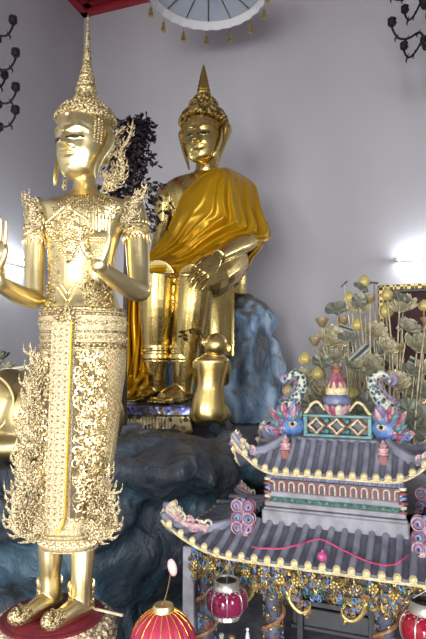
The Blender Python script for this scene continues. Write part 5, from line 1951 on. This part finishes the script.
FLW = [
    ('bud', 364, 281, 10, 'pale yellow lotus bud standing topmost in the gilt arrangement'),
    ('bud', 387, 294, 9.5, 'yellow lotus bud just in front of the picture frame\'s left edge'),
    ('bud', 386, 310, 12, 'plump pale lotus bud below the bud at the picture frame'),
    ('bud', 357.5, 324, 9.5, 'pale lotus bud between two blossoms, under the dark folded leaf'),
    ('bud', 350, 297, 9, 'greenish yellow bud beside the big olive leaf on top'),
    ('bud', 305, 358, 10, 'yellow lotus bud farthest out on the wall side of the arrangement'),
    ('bud', 318, 373, 10, 'greenish bud low behind the dragon finial, inside the outermost bud'),
    ('bud', 353.5, 394, 11.5, 'cream bud right beside the gourd vase'),
    ('bud', 288, 390, 9, 'yellow bud peeping beside the blue boulder above the dragon\'s tail'),
    ('bud', 424, 305, 9, 'yellow bud cut by the frame in front of the dark picture'),
    ('pod', 370, 298, 10, 'cup-shaped pod under the topmost bud'),
    ('pod', 322, 321, 11.5, 'brown pod high on the wall side beside the round olive leaf'),
    ('pod', 315, 340, 11, 'brown pod below the highest wall-side pod'),
    ('pod', 343, 320, 11, 'greenish pod under the round olive leaf'),
    ('pod', 397.5, 347, 13, 'wide flat-topped pod in front of the picture frame'),
    ('pod', 426, 320, 10, 'brown pod at the very edge of the view before the dark picture'),
    ('pod', 345, 378, 11, 'pale pod directly above the gourd vase'),
    ('pod', 359, 382, 12, 'dark brown pod between gourd vase and right dragon'),
    ('leaf', 337, 311, 22, 'large round olive lotus leaf seen flat against the wall'),
    ('leaf', 400, 299, 19, 'dark olive leaf spread in front of the picture frame top'),
    ('leaf', 360, 289, 15, 'small dark leaf tucked beneath the topmost bud'),
    ('leaf', 359, 301, 14, 'dark leaf behind the cup-shaped pod'),
    ('leaf', 389, 341, 11, 'small grey-green leaf beside the flat-topped pod'),
    ('leaf', 347, 339, 17, 'olive leaf hanging among the wall-side blossoms'),
    ('leaf', 408, 411, 24, 'big dark leaf behind the tail of the right dragon'),
    ('leaf', 392, 448, 24, 'dark leaf lowest, just over the upper roof end'),
    ('leaf', 415, 430, 26, 'dark leaf low beside the roof scroll at the frame edge'),
    ('leaf', 322, 362, 18, 'olive leaf behind the outermost buds'),
    ('flower', 359, 308, 20, 'gilt blossom below the top leaves'),
    ('flower', 403, 309, 25, 'wide gilt blossom in front of the dark picture, under its leaf'),
    ('flower', 331, 342, 28, 'broad gilt blossom on the wall side at mid height'),
    ('flower', 374, 335, 22, 'gilt blossom left of the picture frame edge at mid height'),
    ('flower', 407, 331, 22, 'gilt blossom in front of the picture, below the wide one'),
    ('flower', 334, 359, 28, 'large crumpled blossom above the left part of the ridge'),
    ('flower', 417, 348, 27, 'large pale blossom near the frame edge at mid height'),
    ('flower', 368, 367, 25, 'full gilt blossom above the tail of the right dragon'),
    ('flower', 411, 391, 29, 'biggest pale gold blossom, right of the right dragon\'s tail'),
    ('flower', 317, 396, 24, 'gilt blossom between left dragon and gourd vase'),
    ('flower', 391, 364, 20, 'dull gilt blossom between the large ones behind the right dragon'),
    ('flower', 424, 372, 20, 'gilt blossom cut by the frame edge above the biggest blossom'),
    ('flower', 419, 424, 20, 'gilt blossom low at the frame edge under the biggest blossom'),
    ('flower', 351, 366, 22, 'gilt blossom just behind the mouth of the gourd vase'),
    ('flower', 385, 349, 20, 'gilt blossom between the slanting folded leaf and the flat-topped pod'),
    ('flower', 396, 385, 24, 'gilt blossom right behind the curled tail of the right dragon'),
    ('flower', 303, 381, 22, 'dull gilt blossom behind the top of the left dragon'),
    ('flower', 400, 432, 24, 'gilt blossom low between the right dragon\'s head and the frame edge'),
    ('leaf', 377, 356, 20, 'grey-green leaf in the middle, behind the full blossom'),
    ('leaf', 424, 392, 20, 'olive leaf at the frame edge beside the biggest blossom'),
    ('leaf', 344, 349, 18, 'olive leaf in the middle, left of the slanting folded leaf'),
    ('leaf', 312, 404, 20, 'olive leaf low between the left dragon\'s body and the gourd vase'),
    ('leaf', 366, 404, 20, 'olive leaf low between the gourd vase and the right dragon'),
    ('leaf', 410, 372, 18, 'olive leaf between the large pale blossom and the biggest blossom'),
    ('pod', 403, 414, 14, 'pale round pod just right of the right dragon\'s head'),
    ('fold', 344, 284, 9, 'small dark folded leaf at the top, wall side'),
    ('fold', 374, 283, 9, 'small dark folded leaf at the top beside the picture frame'),
    ('fold', 346, 328, 14, 'short striped folded leaf beneath the round olive leaf'),
    ('fold', 359, 354, 24, 'long silvery folded leaf slanting across the middle'),
    ('fold', 402, 324, 15, 'short folded leaf in front of the picture'),
    ('fold', 419, 364, 22, 'silvery folded leaf at the frame edge above the biggest blossom'),
]
for r in FLW: lotus(*r)

# small gilt bunch at the far left edge, standing on the ledge beside the elephant
LB_ = W(-4, 372, 4.4)
tz_ = topz(RBV, LB_.x, LB_.y, 1.2)
t = thing('flower_bunch', 'small gilt and green flower bunch in a vase behind the elephant at the far left', 'flowers', (LB_.x, LB_.y, tz_))
mb = MB(); mb.lathe((LB_.x, LB_.y, tz_), [(0, 0), (.05, 0), (.06, .03), (.09, .10), (.07, .17), (.045, .2), (.055, .22), (.04, .22), (0, .20)], 20); mb.build('vase', GILTD, t)
mb = MB()
hz = LB_.z
for k in range(9):
    a = 2.4 * k; rr = .10 * sqrt(k / 9)
    c = V((LB_.x + rr * cos(a), LB_.y + rr * sin(a), hz + .04 + .09 * (1 - k / 9) + .03 * sin(k * 3)))
    mb.mi = k % 2
    mb.join(MB())
    o = seat(blossom(.13, k, ((8, .3, 1.0), (6, .9, .8))), c)
    for f, m_i in zip(o.f, o.m): pass
    base = len(mb.v); mb.v.extend(o.v); mb.f.extend(tuple(i + base for i in f) for f in o.f); mb.m.extend([k % 2] * len(o.f))
mb.build('blossoms', [PETAL, LEAFM], t)
mb = MB()
for k in range(9):
    a = 2.4 * k; rr = .10 * sqrt(k / 9)
    mb.tube([V((LB_.x + .02 * cos(a), LB_.y + .02 * sin(a), tz_ + .19)), V((LB_.x + rr * cos(a), LB_.y + rr * sin(a), hz + .04 + .06 * (1 - k / 9)))], .004, 5)
mb.build('stems', STEMM, t)

# ------------------------------------------------------------------ dark-leaved plant behind the standing figure
YT = 3.75
tb_ = W(126, 300, YT)
gz = topz(RBV, tb_.x, tb_.y, 1.2)
t = thing('dark_leaved_tree', 'slim artificial tree with dark purple leaves behind the standing figure', 'tree', (tb_.x, tb_.y, gz))
BARK = plain('brown_bark', (.06, .04, .03), .8, 0, .3, 30, .3)
LEAFP = plain('dark_purple_leaf', (.016, .007, .012), .5, 0, .4, 6)
mb = MB()
mb.lathe((tb_.x, tb_.y, gz - .01), [(0, 0), (.10, 0), (.12, .12), (.12, .14), (.10, .14), (0, .12)], 20)
mb.build('pot', GREYW, t)
br = MB(); lf = MB(); rnd = random.Random(21)
trunk = [V((tb_.x, tb_.y, gz + .1)), W(126, 260, YT), W(128, 210, YT), W(130, 160, YT), W(133, 126, YT)]
br.tube(trunk, [.018, .016, .013, .009, .004], 8, 24)
tq = catmull([tuple(p) for p in trunk], 60)
lq = Quaternion((0, 0, 1), 0)
for k in range(125):
    i = rnd.randint(20, 59); p = V(tq[i]); h = (i - 22) / 37
    a = rnd.uniform(0, 6.28); ln = rnd.uniform(.12, .31) * (1.0 - .5 * h)
    d = V((cos(a) * 1.0, sin(a) * .8, rnd.uniform(-.1, .8))).normalized()
    e = p + d * ln + V((0, 0, -.03))
    br.tube([p, p + d * ln * .5 + V((0, 0, .015)), e], [.004, .003, .0015], 5, 6)
    for w_ in range(15):
        s = rnd.uniform(.25, 1.08); o = p + d * ln * s + V((rnd.uniform(-.03, .03), rnd.uniform(-.03, .03), rnd.uniform(-.03, .02)))
        d2 = V((rnd.uniform(-1, 1), rnd.uniform(-1, 1), rnd.uniform(-1, .5))).normalized()
        sd = d2.cross(V((rnd.uniform(-1, 1), rnd.uniform(-1, 1), rnd.uniform(-1, 1)))).normalized()
        L_ = rnd.uniform(.04, .072); wd = L_ * .27; nn = d2.cross(sd) * L_ * .06
        lf.add([o, o + d2 * L_ * .5 + sd * wd + nn, o + d2 * L_, o + d2 * L_ * .5 - sd * wd + nn, o + d2 * L_ * .5 - nn], [(0, 1, 4), (1, 2, 4), (2, 3, 4), (3, 0, 4)])
br.build('stem', BARK, t)
tag(lf.build('foliage', LEAFP, t, smooth=False))

# ------------------------------------------------------------------ wall fittings
TUBE = None
m, nt, b = material('lit_fluorescent_tube')
setp(b, Base_Color=(1, 1, 1, 1), Emission_Color=(.86, .94, 1, 1), Emission_Strength=50.0)
TUBE = m


def hit_wall(px, py, base, direc):
    """point on a vertical wall plane seen at a pixel"""
    d = ray(px, py); n = V((-direc.y, direc.x, 0))
    k = (V(base) - EYE).dot(n) / d.dot(n)
    return EYE + d * k


def tube_lamp(a, b, out, label):
    t = thing('fluorescent_lamp', label, 'lamp', (a + b) / 2)
    d = (b - a).normalized(); L_ = (b - a).length
    q2 = d.to_track_quat('X', 'Z'); c = (a + b) / 2
    mb = MB(); mb.box(c + out * .03 + V((0, 0, .004)), (L_, .058, .036), q2, .006); mb.build('housing', WHITE, t, ang=30)
    mb = MB(); mb.tube([a + out * .105 + d * .03, b + out * .105 - d * .03], .018, 12); mb.build('lit_tube', TUBE, t)
    for e, s in ((a, 1), (b, -1)):
        mb = MB(); mb.box(e + out * .09 + d * s * .018, (.028, .08, .046), q2, .005); mb.build('end_holder', WHITE, t, ang=30)


OB = -DL; OB = V((DB.y, -DB.x, 0)); OL = V((DL.y, -DL.x, 0))
a = hit_wall(395, 261, CORNER, DB); b = a + DB * 1.25
tube_lamp(a + OB * .004, b + OB * .004, OB, 'lit fluorescent lamp on the wall above the picture frame')
b = hit_wall(26, 267, CORNER, DL); a = b - DL * 1.25
tube_lamp(a + OL * .004, b + OL * .004, OL, 'lit fluorescent lamp on the side wall behind the standing figure\'s raised arm')

# framed picture on the back wall
c0 = hit_wall(378, 286, CORNER, DB)
wp, hp = 1.7, 1.25
cc = c0 + DB * wp / 2 + OB * .03; cc.z = c0.z - hp / 2
t = thing('framed_picture', 'large dark maroon picture in a gold and black frame on the wall behind the lotuses', 'picture', cc)
qw = Quaternion((0, 0, 1), math.atan2(DB.y, DB.x))
mt, nt, bb = material('gold_black_frame')
setp(bb, Roughness=.35, Metallic=.4)
tc = nt.nodes.new('ShaderNodeTexCoord'); ck = nt.nodes.new('ShaderNodeTexChecker'); ck.inputs['Scale'].default_value = 30
ck.inputs['Color1'].default_value = (.50, .36, .10, 1); ck.inputs['Color2'].default_value = (.03, .025, .015, 1)
nt.links.new(tc.outputs['Object'], ck.inputs['Vector']); nt.links.new(ck.outputs['Color'], bb.inputs['Base Color'])
fw = .06
mb = MB()
for dx, dz, sx_, sz_ in ((0, hp / 2 - fw / 2, wp, fw), (0, -hp / 2 + fw / 2, wp, fw), (-wp / 2 + fw / 2, 0, fw, hp), (wp / 2 - fw / 2, 0, fw, hp)):
    mb.box(cc + DB * dx + V((0, 0, dz)), (sx_, .05, sz_), qw, .008)
mb.build('patterned_frame', mt, t, ang=30)
mb = MB()
for dx, dz, sx_, sz_ in ((0, hp / 2 - fw - .012, wp - 2 * fw, .024), (0, -hp / 2 + fw + .012, wp - 2 * fw, .024), (-wp / 2 + fw + .012, 0, .024, hp - 2 * fw), (wp / 2 - fw - .012, 0, .024, hp - 2 * fw)):
    mb.box(cc + DB * dx + V((0, 0, dz)) + OB * .004, (sx_, .045, sz_), qw, .004)
mb.build('inner_bead', DARK, t, ang=30)
mb = MB(); mb.box(cc - OB * .005, (wp - .1, .02, hp - .1), qw)
mb.build('picture_panel', plain('dark_maroon_picture', (.05, .012, .014), .75, 0, .5, 5), t, smooth=False)


# ------------------------------------------------------------------ wrought-iron chandeliers
def chandelier(cx, cy, Y, tiers, label, toph):
    c = W(cx, cy, Y); k = mp(Y)
    t = thing('iron_chandelier', label, 'chandelier', c)
    mb = MB()
    zlo = min(z for z, *_ in tiers) * k; zhi = max(z for z, *_ in tiers) * k
    mb.tube([c + V((0, 0, zlo - .14)), c + V((0, 0, ZC - c.z - .02))], .014, 10)
    for z, r, n, ph in tiers:
        mb.ball(c + V((0, 0, z * k)), (.075, .075, .085), 14, 10)
        for q_ in range(9):
            a = 2 * pi * q_ / 9; mb.ball(c + V((.07 * cos(a), .07 * sin(a), z * k + .03 * sin(3 * a))), (.028, .028, .04), 8, 6)
        mb.ball(c + V((0, 0, z * k - .13)), (.05, .05, .06), 12, 8)
    mb.lathe(c + V((0, 0, ZC - c.z - .06)), [(0, 0), (.06, .01), (.09, .06), (0, .06)], 18)
    mb.build('iron_stem', BLACKI, t)
    for z, r, n, ph in tiers:
        for i in range(n):
            a = ph + 2 * pi * i / n
            er = V((cos(a), sin(a), 0)); o = c + V((0, 0, z * k))
            R = r * k
            up_ = i % 2 if n > 6 else 0
            P = [o + er * .06, o + er * R * .32 + V((0, 0, 9.5 * k)), o + er * R * .62 + V((0, 0, 2.5 * k)), o + er * R * .86 + V((0, 0, 2.5 * k)), o + er * R + V((0, 0, 11 * k)), o + er * R * 1.02 + V((0, 0, 17 * k))]
            mb = MB(); mb.tube(P, [.011, .010, .009, .009, .009, .011], 8, 30)
            for f_, h in ((.34, 9.3), (.64, 2.2), (.9, 3.5)):
                p = o + er * R * f_ + V((0, 0, h * k))
                mb.tube([p, p + er * .02 + V((0, 0, -.02)), p + er * .012 + V((0, 0, -.045))], [.009, .007, .002], 6, 6)
                mb.tube([p, p - er * .012 + V((0, 0, .03))], [.008, .002], 6)
            arm = mb.build('arm', BLACKI, t)
            mb = MB(); p = P[-1]
            s = 4.4 * k
            mb.lathe(p, [(.3 * s, -.3 * s), (.75 * s, -.2 * s), (1.05 * s, .3 * s), (.9 * s, .9 * s), (1.0 * s, 1.35 * s), (.82 * s, 1.6 * s), (.3 * s, 1.7 * s), (0, 1.5 * s)], 20, lambda th, z_, k_: 1 + .10 * cos(5 * th + 6 * z_ / s))
            mb.build('rose_cup', BLACKI, arm)
    return t


chandelier(432, 27, 4.2, [(-16, 42, 5, pi + .05), (30, 44, 5, pi - .05), (66, 38, 5, pi)], 'black wrought-iron chandelier cut by the right edge of the photo, high up', 0)
chandelier(-27, 96, 4.2, [(-34, 43, 5, .05), (-8, 42, 5, .1), (26, 43, 5, -.05), (66, 37, 5, .1)], 'black wrought-iron chandelier cut by the left edge of the photo, beside the standing figure\'s head', 0)

# ------------------------------------------------------------------ white ceremonial parasol hung from the ceiling
YU = 5.0
uc = W(208, -15, YU); k = mp(YU)
RU = 60 * k
t = thing('ceremonial_parasol', 'white tasselled parasol hanging from the ceiling above the seated figure', 'parasol', uc)
PAR = plain('pale_blue_parasol_cloth', (.42, .47, .55), .8)
VAL = plain('white_valance_cloth', (.80, .79, .80), .75)
mb = MB()
mb.sheet(lambda u, v: uc + V((RU * u * cos(2 * pi * v), RU * u * sin(2 * pi * v), .34 * RU * (1 - max(u, .01)) ** 1.2)), 10, 64, .008)
can = mb.build('canopy', PAR, t, ang=60)
mb = MB()
mb.sheet(lambda u, v: uc + V((RU * (1.01 + .03 * u + .012 * sin(v * 2 * pi * 28) * u) * cos(2 * pi * v), RU * (1.01 + .03 * u + .012 * sin(v * 2 * pi * 28) * u) * sin(2 * pi * v), .015 - .105 * u)), 6, 168, .005)
mb.build('valance', VAL, t, ang=60)
for i in range(14):
    a = 2 * pi * (i + .5) / 14
    mb = MB(); mb.tube([uc + V((RU * u * cos(a), RU * u * sin(a), .34 * RU * (1 - u) ** 1.2 - .012)) for u in (.06, .3, .6, .98)], .006, 6, 12)
    mb.build('rib', GILTD, t)
    a = 2 * pi * i / 14 - pi / 2 + .03
    mb = MB(); p = uc + V((1.05 * RU * cos(a), 1.05 * RU * sin(a), -.095))
    mb.tube([p, p + V((0, 0, -.06))], .003, 5)
    mb.lathe(p + V((0, 0, -.155)), [(0, 0), (.023, 0), (.021, .03), (.016, .06), (.013, .07), (.017, .08), (.012, .095), (0, .10)], 14, lambda th, z, k_: 1 + .06 * cos(8 * th))
    mb.build('tassel', GOLDB, t)
mb = MB()
mb.lathe(uc, [(0, -.10), (.012, -.09), (.03, -.05), (.05, .0), (.035, .05), (.018, .10), (.016, .35 * RU), (.03, .36 * RU), (.014, .40 * RU), (.012, ZC - uc.z - .001), (0, ZC - uc.z - .001)], 18)
mb.build('pole', GILTD, t)

# ------------------------------------------------------------------ world, camera, view
w = bpy.data.worlds.new('interior_ambience'); SC.world = w; w.use_nodes = True
bg = w.node_tree.nodes['Background']; bg.inputs['Color'].default_value = (.75, .82, 1, 1); bg.inputs['Strength'].default_value = .5
cam = bpy.data.cameras.new('camera'); co = bpy.data.objects.new('camera', cam); COL.objects.link(co)
cam.sensor_fit = 'VERTICAL'; cam.sensor_height = 36; cam.sensor_width = 24; cam.lens = F / 639 * 36
cam.clip_start = .05
co.location = EYE; co.rotation_euler = (pi / 2 + PIT, 0, 0)
SC.camera = co
vs = SC.view_settings
vs.view_transform = 'Standard'; vs.look = 'None'; vs.gamma = 1; vs.use_curve_mapping = False; vs.exposure = 0.12
